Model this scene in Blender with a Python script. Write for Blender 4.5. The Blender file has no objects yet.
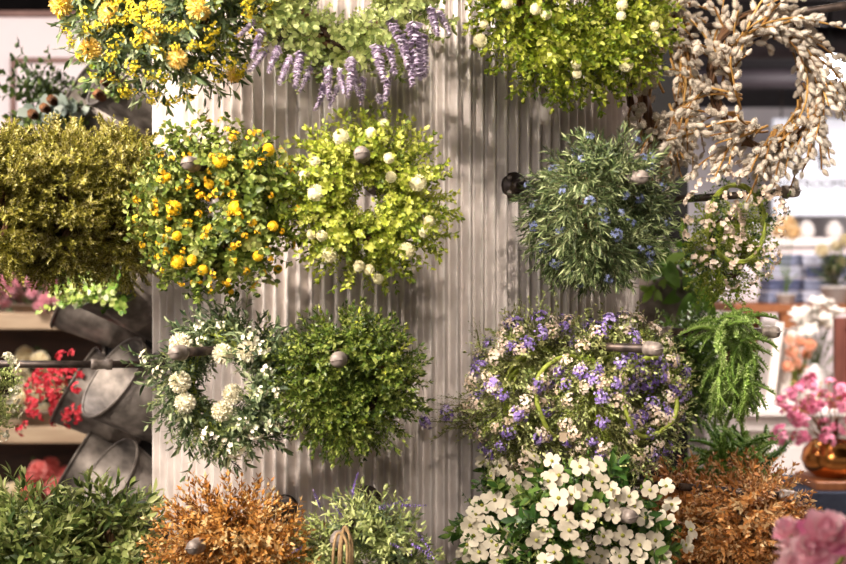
import bpy, math, numpy as np
from mathutils import Vector, Matrix, Euler
U = 0.003            # metres per pixel at the column's axis
F = 1175.0           # focal length in pixels
CZ = 1.5             # camera height
PI = math.pi
C = bpy.context.scene.collection
R = math.radians
rng = np.random.RandomState(7)

def at(px, py, d):
    """point of the place: pixel direction, d = distance in front of the camera in units of U"""
    return Vector(((px-423)*d/F*U, d*U, CZ-(py-282)*d/F*U))
def sz(px, d): return px*d/F*U

# ------------------------------------------------------------------ geometry collector
def norm(a):
    a = np.asarray(a, float); return a/np.maximum(np.linalg.norm(a, axis=-1, keepdims=True), 1e-9)
def frames(z, ref):
    z = norm(z); ref = np.broadcast_to(np.asarray(ref, float), z.shape)
    y = ref - (ref*z).sum(-1, keepdims=True)*z
    bad = np.linalg.norm(y, axis=-1) < 1e-4
    if bad.any():
        alt = np.cross(z, [0.31, 0.7, 0.64]); y = np.where(bad[:, None], alt, y)
    y = norm(y); x = np.cross(y, z)
    return np.stack([x, y, z], -1)
class Geo:
    def __init__(s): s.V = []; s.T = []; s.Q = []; s.t = []; s.n = 0
    def add(s, V, tris=None, quads=None, tint=0.5):
        V = np.asarray(V, float).reshape(-1, 3); k = len(V)
        s.V.append(V); s.t.append(np.broadcast_to(np.asarray(tint, float), (k,)))
        if tris is not None and len(tris): s.T.append(np.asarray(tris, int)+s.n)
        if quads is not None and len(quads): s.Q.append(np.asarray(quads, int)+s.n)
        s.n += k
        return s
    def arr(s):
        V = np.concatenate(s.V) if s.V else np.zeros((0, 3))
        T = np.concatenate(s.T) if s.T else np.zeros((0, 3), int)
        Q = np.concatenate(s.Q) if s.Q else np.zeros((0, 4), int)
        t = np.concatenate(s.t) if s.t else np.zeros(0)
        return V, T, Q, t
    def inst(s, tem, dirs, pos, scale=1.0, ref=(0, 0, 1), tint=None):
        """many copies of a shape; tint = shift of each copy (None keeps the shape's own)"""
        V, T, Q, t = tem.arr() if isinstance(tem, Geo) else tem
        dirs = np.atleast_2d(np.asarray(dirs, float)); N = len(dirs)
        if N == 0: return s
        pos = np.broadcast_to(np.asarray(pos, float), (N, 3))
        sc = np.asarray(scale, float)
        if sc.ndim == 0: sc = np.full((N, 3), float(sc))
        elif sc.ndim == 1 and len(sc) == N: sc = np.repeat(sc[:, None], 3, 1)
        M = frames(dirs, ref)
        P = np.einsum('nij,nkj->nki', M, V[None]*sc[:, None, :]) + pos[:, None, :]
        k = len(V); off = (np.arange(N)*k)[:, None, None] + s.n
        s.V.append(P.reshape(-1, 3))
        tt = np.repeat(t[None], N, 0)
        if tint is not None:
            sh = np.asarray(tint, float).reshape(-1, 1)
            tt = np.where(tt < 0.08, tt, np.clip(tt + sh, 0.1, 1.0))
        s.t.append(tt.reshape(-1))
        if len(T): s.T.append((T[None]+off).reshape(-1, 3))
        if len(Q): s.Q.append((Q[None]+off).reshape(-1, 4))
        s.n += N*k
        return s
    def mix(s, tems, dirs, pos, scale, ref=(0, 0, 1), tint=None, rs=None):
        rs = rs or rng
        N = len(dirs); which = rs.randint(0, len(tems), N)
        pos = np.broadcast_to(np.asarray(pos, float), (N, 3))
        sc = np.broadcast_to(np.asarray(scale, float), (N,)) if np.ndim(scale) < 2 else scale
        refs = np.broadcast_to(np.asarray(ref, float), (N, 3))
        tn = None if tint is None else np.broadcast_to(np.asarray(tint, float), (N,))
        for i, te in enumerate(tems):
            m = which == i
            if m.any(): s.inst(te, dirs[m], pos[m], sc[m], refs[m], None if tn is None else tn[m])
        return s
    def tube(s, pts, rad, k=5, tint=0.0, caps=True):
        P = np.asarray(pts, float); n = len(P)
        rad = np.broadcast_to(np.asarray(rad, float), (n,))
        d = np.gradient(P, axis=0); d = norm(d)
        ref = np.array([0.3, 0.2, 0.93]); 
        if abs(d[0] @ ref) > 0.9: ref = np.array([0.9, 0.3, -0.2])
        M = np.empty((n, 3, 3)); y = ref
        for i in range(n):
            y = y - (y @ d[i])*d[i]; y = y/max(np.linalg.norm(y), 1e-9)
            M[i, :, 0] = np.cross(y, d[i]); M[i, :, 1] = y; M[i, :, 2] = d[i]
        a = np.arange(k)*2*PI/k
        ring = np.stack([np.cos(a), np.sin(a), 0*a], -1)
        V = np.einsum('nij,kj->nki', M, ring)*rad[:, None, None] + P[:, None]
        V = V.reshape(-1, 3); q = []
        for i in range(n-1):
            for j in range(k):
                j2 = (j+1) % k
                q.append((i*k+j, i*k+j2, (i+1)*k+j2, (i+1)*k+j))
        tr = []
        if caps:
            V = np.vstack([V, P[:1], P[-1:]])
            for j in range(k):
                tr.append((n*k, (j+1) % k, j)); tr.append((n*k+1, (n-1)*k+j, (n-1)*k+(j+1) % k))
        return s.add(V, tr, q, tint)
    def lathe(s, prof, k=24, M=None, tint=0.5):
        """profile [(r, z)], axis +Z, then matrix M"""
        n = len(prof); a = np.arange(k)*2*PI/k
        V = np.array([[r*math.cos(t), r*math.sin(t), z] for r, z in prof for t in a])
        q = [(i*k+j, i*k+(j+1) % k, (i+1)*k+(j+1) % k, (i+1)*k+j) for i in range(n-1) for j in range(k)]
        if M is not None:
            A = np.array(M); V = V @ A[:3, :3].T + (A[:3, 3] if A.shape[0] == 4 else 0)
        return s.add(V, None, q, tint)
    def box(s, lo, hi, tint=0.5, bev=0.0):
        x0, y0, z0 = lo; x1, y1, z1 = hi
        if bev <= 0:
            V = [(x, y, z) for z in (z0, z1) for y in (y0, y1) for x in (x0, x1)]
            return s.add(V, None, [(0, 2, 3, 1), (4, 5, 7, 6), (0, 1, 5, 4), (2, 6, 7, 3), (0, 4, 6, 2), (1, 3, 7, 5)], tint)
        b = min(bev, (x1-x0)/2.1, (y1-y0)/2.1, (z1-z0)/2.1)
        layers = [(z0, b), (z0+b, 0), (z1-b, 0), (z1, b)]; V = []
        for z, i in layers:
            c = 0 if i == 0 else b
            loop = [(x0+c+b*(i == 0), y0+c), (x1-c-b*(i == 0), y0+c), (x1-c, y0+c+b*(i == 0)), (x1-c, y1-c-b*(i == 0)),
                    (x1-c-b*(i == 0), y1-c), (x0+c+b*(i == 0), y1-c), (x0+c, y1-c-b*(i == 0)), (x0+c, y0+c+b*(i == 0))]
            V += [(x, y, z) for x, y in loop]
        q = [(l*8+j, l*8+(j+1) % 8, (l+1)*8+(j+1) % 8, (l+1)*8+j) for l in range(3) for j in range(8)]
        q += [(0, 3, 2, 1), (0, 7, 4, 3), (7, 6, 5, 4), (24, 25, 26, 27), (24, 27, 28, 31), (28, 29, 30, 31)]
        return s.add(V, None, q, tint)
    def sphere(s, c=(0, 0, 0), r=1.0, k=10, m=6, tint=0.5, sc=(1, 1, 1)):
        V = [(0, 0, -1)]
        for i in range(1, m):
            p = -PI/2 + PI*i/m
            V += [(math.cos(p)*math.cos(2*PI*j/k), math.cos(p)*math.sin(2*PI*j/k), math.sin(p)) for j in range(k)]
        V.append((0, 0, 1)); V = np.array(V)*r*np.array(sc)+np.array(c)
        q = [(1+i*k+j, 1+i*k+(j+1) % k, 1+(i+1)*k+(j+1) % k, 1+(i+1)*k+j) for i in range(m-2) for j in range(k)]
        t = [(0, 1+(j+1) % k, 1+j) for j in range(k)] + [(len(V)-1, 1+(m-2)*k+j, 1+(m-2)*k+(j+1) % k) for j in range(k)]
        return s.add(V, t, q, tint)
    def moved(s, M):
        A = np.array(M); V, T, Q, t = s.arr()
        g = Geo(); g.add(V @ A[:3, :3].T + A[:3, 3], T, Q, t); return g
    def mesh(s, name, mat, smooth=True):
        V, T, Q, t = s.arr()
        me = bpy.data.meshes.new(name)
        me.vertices.add(len(V)); me.vertices.foreach_set('co', V.astype(np.float32).ravel())
        nl = T.size + Q.size; npoly = len(T)+len(Q)
        me.loops.add(nl); me.polygons.add(npoly)
        me.loops.foreach_set('vertex_index', np.concatenate([T.ravel(), Q.ravel()]).astype(np.int32))
        ls = np.concatenate([np.arange(len(T))*3, len(T)*3+np.arange(len(Q))*4]).astype(np.int32)
        me.polygons.foreach_set('loop_start', ls)
        me.polygons.foreach_set('use_smooth', np.full(npoly, smooth, bool))
        at_ = me.attributes.new('tint', 'FLOAT', 'POINT'); at_.data.foreach_set('value', t.astype(np.float32))
        me.update(calc_edges=True); me.validate()
        if mat: me.materials.append(mat)
        return me
def obj(name, geo, mat, parent=None, smooth=True, label=None):
    me = geo.mesh(name, mat, smooth) if isinstance(geo, Geo) else geo
    o = bpy.data.objects.new(name, me); C.objects.link(o)
    if parent: o.parent = parent
    if label: o['label'] = label
    return o
def thing(name, label, cat, loc=(0, 0, 0), rot=(0, 0, 0), group=None):
    o = bpy.data.objects.new(name, None); C.objects.link(o)
    o.empty_display_size = 0.05
    o.location = loc; o.rotation_euler = rot
    return tag(o, label, cat, group)
def tag(o, label, cat, group=None):
    o['label'] = label; o['category'] = cat
    if group: o['group'] = group
    return o
def struct(name, geo, mat, smooth=False):
    o = obj(name, geo, mat, None, smooth); o['kind'] = 'structure'; return o
def mat_of(o): return Matrix.LocRotScale(o.location, o.rotation_euler, Vector((1, 1, 1)))

# ------------------------------------------------------------------ materials
def lin(h):
    h = h.lstrip('#'); c = [int(h[i:i+2], 16)/255 for i in (0, 2, 4)]
    return tuple(x/12.92 if x <= 0.04045 else ((x+0.055)/1.055)**2.4 for x in c)+(1,)
def new_mat(name):
    m = bpy.data.materials.new(name); m.use_nodes = True
    nt = m.node_tree; b = nt.nodes['Principled BSDF']; return m, nt, b
def ramp_node(nt, cols):
    r = nt.nodes.new('ShaderNodeValToRGB'); e = r.color_ramp.elements
    while len(e) < len(cols): e.new(0.5)
    for i, c in enumerate(cols):
        if isinstance(c, tuple): p, c = c
        else: p = i/(max(1, len(cols)-1))
        e[i].position = p; e[i].color = lin(c)
    return r
def mleaf(name, cols, rough=0.5, trans=0.25, orand=0.0, spec=0.4):
    """cols[0] is the stem's colour, the rest run over the leaves' own tints"""
    m, nt, b = new_mat(name)
    a = nt.nodes.new('ShaderNodeAttribute'); a.attribute_name = 'tint'
    cols = [(0.0, cols[0]), (0.09, cols[0])] + [(0.1+0.9*i/max(1, len(cols)-2), c) for i, c in enumerate(cols[1:])]
    r = ramp_node(nt, cols); fac = a.outputs['Fac']
    if orand:
        oi = nt.nodes.new('ShaderNodeObjectInfo')
        ma = nt.nodes.new('ShaderNodeMath'); ma.operation = 'MULTIPLY_ADD'
        nt.links.new(oi.outputs['Random'], ma.inputs[0]); ma.inputs[1].default_value = orand
        ad = nt.nodes.new('ShaderNodeMath'); ad.operation = 'ADD'
        ma.inputs[2].default_value = -orand/2
        nt.links.new(ma.outputs[0], ad.inputs[0]); nt.links.new(fac, ad.inputs[1]); fac = ad.outputs[0]
    nt.links.new(fac, r.inputs[0])
    nt.links.new(r.outputs[0], b.inputs['Base Color'])
    b.inputs['Roughness'].default_value = rough; b.inputs['Specular IOR Level'].default_value = spec
    if trans > 0:
        tr = nt.nodes.new('ShaderNodeBsdfTranslucent'); mx = nt.nodes.new('ShaderNodeMixShader')
        nt.links.new(r.outputs[0], tr.inputs['Color']); mx.inputs[0].default_value = trans*.7
        nt.links.new(b.outputs[0], mx.inputs[1]); nt.links.new(tr.outputs[0], mx.inputs[2])
        nt.links.new(mx.outputs[0], nt.nodes['Material Output'].inputs[0])
    return m
def mplain(name, cols, rough=0.5, metal=0.0, scale=8.0, stretch=(1, 1, 1), bump=0.0, spec=0.5, detail=4, emit=None):
    m, nt, b = new_mat(name)
    cols = cols if isinstance(cols, list) else [cols, cols]
    tc = nt.nodes.new('ShaderNodeTexCoord'); mp = nt.nodes.new('ShaderNodeMapping'); mp.inputs['Scale'].default_value = stretch
    n = nt.nodes.new('ShaderNodeTexNoise'); n.inputs['Scale'].default_value = scale; n.inputs['Detail'].default_value = detail
    nt.links.new(tc.outputs['Object'], mp.inputs[0]); nt.links.new(mp.outputs[0], n.inputs['Vector'])
    k = len(cols); r = ramp_node(nt, [(0.3+0.4*i/(k-1), c) for i, c in enumerate(cols)])
    nt.links.new(n.outputs['Fac'], r.inputs[0]); nt.links.new(r.outputs[0], b.inputs['Base Color'])
    b.inputs['Roughness'].default_value = rough; b.inputs['Metallic'].default_value = metal
    b.inputs['Specular IOR Level'].default_value = spec
    if bump:
        bp = nt.nodes.new('ShaderNodeBump'); bp.inputs['Strength'].default_value = bump; bp.inputs['Distance'].default_value = 0.002
        nt.links.new(n.outputs['Fac'], bp.inputs['Height']); nt.links.new(bp.outputs[0], b.inputs['Normal'])
    if emit:
        b.inputs['Emission Color'].default_value = lin(emit[0]); b.inputs['Emission Strength'].default_value = emit[1]
    return m
M = {}
M['iron'] = mplain('blackened_iron', ['#2c2523', '#453b36', '#6a5a50'], 0.45, 0.55, 30, bump=0.15)
M['capiron'] = mplain('worn_cast_iron', ['#665b53', '#8a7e76', '#a0948b'], 0.55, 0.3, 60, bump=0.3)
M['zinc'] = mplain('galvanised_zinc', ['#4e4843', '#6f6760', '#8b827a'], 0.5, 0.6, 22, bump=0.08, detail=8)
M['sheet'] = mplain('corrugated_zinc', ['#b8ada6', '#d0c6c0', '#ded5cf'], 0.48, 0.15, 22, (1, 1, 0.5), bump=0.05, detail=8)
M['black'] = mplain('black_paint', ['#0f0d0d', '#191616'], 0.5)
M['vine'] = mleaf('grapevine', ['#3a2618', '#3a2618', '#5c3f28', '#75573a'], 0.8, 0)
M['jute'] = mplain('jute', ['#8a6c48', '#b89a6c'], 0.9, 0, 200)

# ------------------------------------------------------------------ leaf and flower shapes
def leaf(w=0.4, fold=0.12, curl=0.2, wide=0.4, tint=0.55, tip=0.0):
    """unit leaf along +Z, upper face +Y"""
    g = Geo(); zs = (0.0, wide*0.55, wide+0.12, 0.8, 1.0); ws = (0.06, 0.82, 1.0, 0.62, 0.03+tip)
    V = []
    for z, ww in zip(zs, ws):
        y = -curl*z*z
        V += [(-w/2*ww, y+fold*w*ww, z), (0, y, z), (w/2*ww, y+fold*w*ww, z)]
    q = []
    for i in range(4):
        q += [(3*i, 3*i+1, 3*i+4, 3*i+3), (3*i+1, 3*i+2, 3*i+5, 3*i+4)]
    return g.add(V, None, q, tint)
def leaf8(w=0.5, fold=.12, curl=.15, tint=.55):
    g = Geo(); V = [(0, 0, 0)]
    for z, ww in ((.32, .92), (.72, .85)):
        y = -curl*z*z; V += [(-w/2*ww, y+fold*w, z), (0, y, z), (w/2*ww, y+fold*w, z)]
    V.append((0, -curl, 1))
    return g.add(V, [(0, 2, 1), (0, 3, 2), (4, 5, 7), (5, 6, 7)], [(1, 2, 5, 4), (2, 3, 6, 5)], tint)
def leaf5(w=.3, fold=.15, curl=.15, tint=.55, wide=.45):
    g = Geo(); c = curl*wide*wide
    V = [(0, 0, 0), (-w/2, fold*w-c, wide), (0, -c, wide), (w/2, fold*w-c, wide), (0, -curl, 1)]
    return g.add(V, [(0, 2, 1), (0, 3, 2), (1, 2, 4), (2, 3, 4)], None, tint)
def blade(w=0.1, curl=0.2, tint=0.55, fold=0.3):
    g = Geo()
    V = [(-w*0.3, 0, 0), (w*0.3, 0, 0), (-w/2, -curl*0.2+fold*w, 0.45), (0, -curl*0.2, 0.45), (w/2, -curl*0.2+fold*w, 0.45), (0, -curl, 1)]
    return g.add(V, [(2, 3, 5), (3, 4, 5), (0, 1, 3)], [(0, 3, 3, 2)][:0], tint).add(V, [(0, 3, 2), (1, 4, 3)], None, tint)
def sprig(n, lf, rs, ang=(60, 30), size=(0.3, 0.22), ph='spiral', stem=0.012, bend=0.25, start=0.1, jit=0.18, droop=0.0, whorl=2, tend=True, spread=None):
    """stem along +Z of length 1 with n leaf nodes"""
    g = Geo(); t = np.linspace(0, 1, 5); bx = rs.uniform(-bend, bend); by = rs.uniform(-bend, bend)
    P = np.stack([bx*t*t, by*t*t, t], -1)
    if stem: g.tube(P, stem*(1-0.6*t), 3, 0.0, False)
    D, Q, S, TN = [], [], [], []
    psi = rs.uniform(0, 6)
    for i in range(n):
        s = start+(1-start)*(i+0.5)/n
        k = whorl if ph == 'opposite' else 1
        for j in range(k):
            p = psi + j*2*PI/k + rs.normal(0, 0.25)
            b = R(ang[0]+(ang[1]-ang[0])*s + rs.normal(0, 9))
            D.append((math.sin(b)*math.cos(p), math.sin(b)*math.sin(p), math.cos(b)-droop))
            Q.append((bx*s*s, by*s*s, s)); S.append((size[0]+(size[1]-size[0])*s)*rs.uniform(0.8, 1.2)); TN.append(rs.normal(0, jit))
        psi += PI/2 if ph == 'opposite' else 2.4
    if tend:
        D.append((bx*2, by*2, 1)); Q.append((bx, by, 0.97)); S.append(size[1]); TN.append(rs.normal(0.1, jit))
        D.append((bx*2+0.3, by*2-.2, 1)); Q.append((bx, by, 0.96)); S.append(size[1]*.8); TN.append(rs.normal(0.1, jit))
    lfs = lf if isinstance(lf, list) else [lf]
    g.mix(lfs, np.array(D), np.array(Q), np.array(S), (0, 0, 1), np.array(TN), rs)
    return g
def fib(n):
    i = np.arange(n)+0.5; ph = np.arccos(1-2*i/n); th = PI*(1+5**0.5)*i
    return np.stack([np.cos(th)*np.sin(ph), np.sin(th)*np.sin(ph), np.cos(ph)], -1)
def pompom(n=200, core=0.78, pl=0.3, pw=0.22, rs=rng, jit=0.12):
    g = Geo(); g.sphere(r=core, k=12, m=8, tint=0.42)
    d = norm(fib(n)+rs.normal(0, 0.06, (n, 3)))
    g.inst(leaf(pw/pl, 0.25, 0.15, 0.5, 0.6), d, d*(core*0.93), pl*rs.uniform(0.85, 1.15, n), rs.normal(0, 1, (n, 3)), rs.normal(0, jit, n))
    return g
def floret(k=5, pw=0.7, lift=0.35, tint=0.6, eye=0.0, eyet=0.15):
    g = Geo(); a = np.arange(k)*2*PI/k
    d = np.stack([np.cos(a), np.sin(a), 0*a+lift], -1)
    g.inst(leaf(pw, 0.1, 0.15, 0.55, tint, 0.2), d, d*0.04, 1.0, (0, 0, 1))
    if eye: g.sphere((0, 0, eye*0.5), eye, 6, 4, eyet)
    return g
def umbel(n, fl, rs, spread=1.0, fs=0.3, stem=0.02, height=1.0, jit=0.12):
    """florets on a dome; stalks meet at the origin"""
    g = Geo(); d = []
    while len(d) < n:
        v = rs.normal(0, 1, 3); v[2] = abs(v[2])+0.25; v /= np.linalg.norm(v); d.append(v)
    d = np.array(d); L = rs.uniform(0.65, 1.0, n)*height
    p = d*L[:, None]*np.array([spread, spread, 1])
    for q in p: g.tube([(0, 0, 0), q*0.5+[0, 0, .05], q], stem, 3, 0.0, False)
    g.mix(fl if isinstance(fl, list) else [fl], norm(d+[0, 0, 0.2]), p, fs*rs.uniform(0.8, 1.2, n), rs.normal(0, 1, (n, 3)), rs.normal(0, jit, n), rs)
    return g
def spike(rs, nw=10, k=6, w=0.11, lf=None):
    """lavender-like spike along +Z, length 1"""
    g = Geo(); t = np.linspace(0, 1, 5); b = rs.uniform(-.15, .15, 2)
    g.tube(np.stack([b[0]*t*t, b[1]*t*t, t], -1), 0.012, 3, 0.0, False)
    D, P, S = [], [], []
    for i in range(nw):
        z = 0.2+0.78*i/(nw-1); r = w*(1-0.55*(z-.2)); a0 = rs.uniform(0, 6)
        for j in range(k):
            a = a0+2*PI*j/k+rs.normal(0, .2); el = rs.uniform(0.1, 0.9)
            D.append((math.cos(a), math.sin(a), el)); P.append((b[0]*z*z, b[1]*z*z, z+rs.normal(0, .012))); S.append(r*rs.uniform(.8, 1.25))
    n = len(D)
    g.inst(lf or leaf(0.75, 0.25, -0.1, 0.55, 0.6), np.array(D), np.array(P), np.array(S), (0, 0, 1), rs.normal(0, .2, n))
    return g

# ------------------------------------------------------------------ wreath frame work
CAM = np.array([0, 0, CZ])
class Wreath:
    def __init__(s, name, label, px, py, rpx, d, yaw=0, pitch=0, tube=0.47, group=None, cat='wreath', seed=1, ring=True, ringmat='vine', ringr=0.1):
        s.loc = at(px, py, d); s.R = sz(rpx, d); s.rt = s.R*tube; s.Rm = s.R-s.rt
        s.root = thing(name, label, cat, s.loc, (R(pitch), 0, R(yaw)), group)
        s.M = mat_of(s.root); s.Mi = s.M.inverted(); s.rs = np.random.RandomState(seed); s.px = s.R/rpx
        s.cam = np.array(s.Mi @ Vector(CAM))
        s.A = np.array(s.Mi.to_3x3())
        s.down = s.A @ np.array([0, 0, -1.0])
        if ring: s.vine(ringmat, ringr)
    def vine(s, mat, rr):
        g = Geo(); k = 7
        for i in range(k):
            th = np.linspace(0, 2*PI, 40); ph = th*(3+i % 3)+i*2*PI/k
            off = rr*s.Rm*(0.6+0.4*s.rs.rand())
            rad = s.Rm+off*np.cos(ph)+0.02*s.Rm*np.sin(5*th+i)
            P = np.stack([rad*np.cos(th), off*np.sin(ph), rad*np.sin(th)], -1); P[-1] = P[0]
            g.tube(P, (0.032 if rr > .07 else .02)*s.Rm+0.0008, 5, s.rs.uniform(0.1, 1), False)
        obj('vine_ring' if mat == 'vine' else 'ring', g, M[mat], s.root)
    def sample(s, n, lean=0.3, droop=0.2, hole=0.55, base=0.2, jit=0.25, th=None, flat=1.0):
        rs = s.rs
        th = rs.uniform(0, 2*PI, n) if th is None else th; ph = rs.uniform(0, 2*PI, n)
        er = np.stack([np.cos(th), 0*th, np.sin(th)], -1); et = np.stack([-np.sin(th), 0*th, np.cos(th)], -1)
        m = np.cos(ph)[:, None]*er + (np.sin(ph)*flat)[:, None]*np.array([0, 1, 0])
        d = norm(m + lean*et + droop*s.down + rs.normal(0, jit, (n, 3)))
        p = s.Rm*er + base*s.rt*m
        L = 1-hole*np.maximum(0, -np.cos(ph))
        return p, d, L, th
    def foliage(s, tems, n, mat, length=0.9, name='foliage', tint=0.15, label=None, **kw):
        p, d, L, th = s.sample(n, **kw)
        sc = s.rt*length*L*s.rs.uniform(0.75, 1.15, n)
        g = Geo(); clump = 0.5*np.sin(th*3+s.rs.uniform(0, 6))+0.5*np.sin(th*7+s.rs.uniform(0, 6))
        g.mix(tems, d, p, sc, s.rs.normal(0, 1, (n, 3)), s.rs.normal(0, tint, n)+clump*tint*0.5, s.rs)
        return obj(name, g, M[mat], s.root, True, label)
    def hit(s, px, py, k=0.92):
        """where the sight line through a photo pixel meets the ring body, local"""
        o = s.cam; q = np.array(s.Mi @ at(px, py, 1000)); v = (q-o)/np.linalg.norm(q-o)
        c0 = -(o @ v); best = None
        for t in np.linspace(c0-1.6*s.R, c0+1.6*s.R, 260):
            x = o+v*t; r = math.hypot(x[0], x[2]); dist = math.hypot(r-s.Rm, x[1])
            if dist < s.rt*k:
                break
            if best is None or dist < best[0]: best = (dist, x)
        else: x = best[1]
        r = max(math.hypot(x[0], x[2]), 1e-6); c = np.array([x[0]/r*s.Rm, 0, x[2]/r*s.Rm])
        return x, norm(x-c)
    def facing(s, n, front=0.0, droop=0.0, k=0.95, lean=0.0, th=None):
        """points on the body's skin that face the camera"""
        P, D = [], []
        while len(P) < n:
            t, ph = s.rs.uniform(0, 2*PI), s.rs.uniform(0, 2*PI)
            if th is not None: t = s.rs.uniform(*th)
            er = np.array([math.cos(t), 0, math.sin(t)]); m = math.cos(ph)*er+math.sin(ph)*np.array([0, 1, 0])
            et = np.array([-math.sin(t), 0, math.cos(t)])
            x = s.Rm*er+s.rt*k*m
            if norm(s.cam-x) @ m < front: continue
            if math.cos(ph) < -0.75: continue
            if any(np.linalg.norm(x-q) < 0.028*min(1, s.R/0.15) for q in P) and s.rs.rand() < .8: continue
            P.append(x); D.append(norm(m+droop*s.down+lean*et+s.rs.normal(0, .2, 3)))
        return np.array(P), np.array(D)
    def put(s, name, meshes, x, d, scale, label=None, back=0.0):
        o = bpy.data.objects.new(name, meshes[s.rs.randint(len(meshes))]); C.objects.link(o); o.parent = s.root
        f = frames(np.array([d]), s.rs.normal(0, 1, 3))[0]
        o.location = Vector(x - np.asarray(d)*back); o.rotation_euler = Matrix(f.tolist()).to_euler(); o.scale = (scale,)*3
        if label: o['label'] = label
        return o

# ------------------------------------------------------------------ THE SETTING
AX, AY, RC = -32*U, 1175*U, 239*U
def skin(a):
    """column skin point and outward direction for an angle (degrees, 0 = towards the camera)"""
    if a >= -42:
        t = R(a); return np.array([AX+RC*math.sin(t), AY-RC*math.cos(t)]), np.array([math.sin(t), -math.cos(t)])
    t = R(-42); b = np.array([AX+RC*math.sin(t), AY-RC*math.cos(t)])
    return b+np.array([-math.cos(t), -math.sin(t)])*(-42-a)*U, np.array([math.sin(t), -math.cos(t)])
FLOOR, CEIL = 0.0, 3.5
pts = []
SEAM = -13.6
amp, pitch = 3.5*U, 10.5*U
S = 0.0; a = 128.0
while a > -42:
    p, n = skin(a); lap = 1.5*U if a > SEAM else 0.0
    w = math.sin(2*PI*S/pitch)
    pts.append(p+n*(amp*w+lap)); a -= 0.23; S += 0.23*PI/180*RC
a = -42
while a > -107:
    p, n = skin(a); w = math.sin(2*PI*S/pitch)
    pts.append(p+n*(amp*w)); a -= 0.9; S += 0.9*U
pts = np.array(pts); n = len(pts)
back = [(AX-RC*.62, AY-.35*RC), (AX-RC*.3, AY+.4*RC), (AX, AY+.8*RC), (AX+RC*.5, AY+RC*.8)]
pts = np.vstack([pts, back]); n = len(pts)
V = np.vstack([np.c_[pts, np.zeros(n)], np.c_[pts, np.full(n, CEIL)]])
g = Geo(); g.add(V, None, [(i, i+n, (i+1) % n+n, (i+1) % n) for i in range(n)])
struct('column', g, M['sheet'])
# edge strip of the sheet on the right
p, nn = skin(94); g = Geo(); g.box((p[0]-0.004, p[1]-.02, 0), (p[0]+0.006, p[1]+0.03, CEIL))
struct('trim_1', g, M['zinc'])

M['floor'] = mplain('floor_concrete', ['#6b625b', '#857a70'], 0.4, 0, 3)
M['dark_ceiling'] = mplain('dark_ceiling', ['#171318', '#221c22'], 0.9, 0, 2)
M['pink_wall'] = mplain('blush_white_wall', ['#dccdcb', '#e6d8d6'], 0.8, 0, 2)
M['white_wall'] = mplain('white_wall', ['#ded6d8', '#e8e2e4'], 0.8, 0, 2)
M['brown_trim'] = mplain('brown_trim', ['#6f4f45', '#8a675b'], 0.6, 0, 6)
M['dark_wall'] = mplain('dark_wall', ['#262026', '#332b32'], 0.8, 0, 2)
X0, X1, YB = -6.5, 8.0, 13.5
g = Geo(); g.box((X0, -4, -0.1), (X1, YB+.2, 0)); struct('floor', g, M['floor'])
g = Geo(); g.box((X0, -4, CEIL), (X1, YB+.2, CEIL+.1)); struct('ceiling', g, M['dark_ceiling'])
# left back wall, blush panels under a dark beam
YL = 2400*U; zt = at(0, 14, 2400).z
g = Geo(); g.box((X0, YL, 0), (0.3, YL+.12, zt)); struct('wall_left', g, M['pink_wall'])
g = Geo(); M['beam'] = mplain('beam_black', ['#080707', '#0d0b0b'], .95, spec=.05)
g.box((X0, YL-.02, zt), (0.3, YL+.12, CEIL)); struct('trim_2', g, M['beam'])
g = Geo(); g.box((X0, YL-.05, zt-.02), (0.3, YL-.0, zt+.012), bev=.006); struct('trim_3', g, M['brown_trim'])
pa = at(11, 58, 2398); pb = at(210, 250, 2398); g = Geo(); e = 0.03
for lo, hi in (((pa.x, pb.z), (pa.x+e, pa.z)), ((pb.x-e, pb.z), (pb.x, pa.z)), ((pa.x+e, pa.z-e), (pb.x-e, pa.z)), ((pa.x+e, pb.z), (pb.x-e, pb.z+e))):
    g.box((lo[0], YL-.03, lo[1]), (hi[0], YL, hi[1]), bev=.004)
struct('trim_4', g, M['brown_trim'])
for i in range(8):
    x = X0+0.5+i*0.55
    g = Geo(); g.box((x, YL-.008, 0), (x+.012, YL, zt-.03)); 
# right back wall
g = Geo(); g.box((0.3, YB, 0), (X1, YB+.15, CEIL)); struct('wall_back', g, M['white_wall'])
p = at(690, 160, 4450); q = at(774, 196, 4450)
# ceiling pipes seen through the willow
M['duct'] = mplain('dark_duct', ['#2b2529', '#3b3338'], 0.6, 0, 3)
for i, (y, zz) in enumerate(((7.2, 3.32), (8.6, 3.25), (10.4, 3.3))):
    g = Geo(); g.tube([(0.4, y, zz), (X1-.2, y, zz)], 0.09+.03*(i == 1), 12, .5)
    o = obj('ceiling_duct', g, M['duct'])
    tag(o, ['dark round duct under the ceiling, nearest behind the pussy willow wreath', 'dark thick round duct, the middle of three under the ceiling', 'dark round duct under the ceiling, farthest of three'][i], 'duct', 'ducts under the ceiling')

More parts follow.
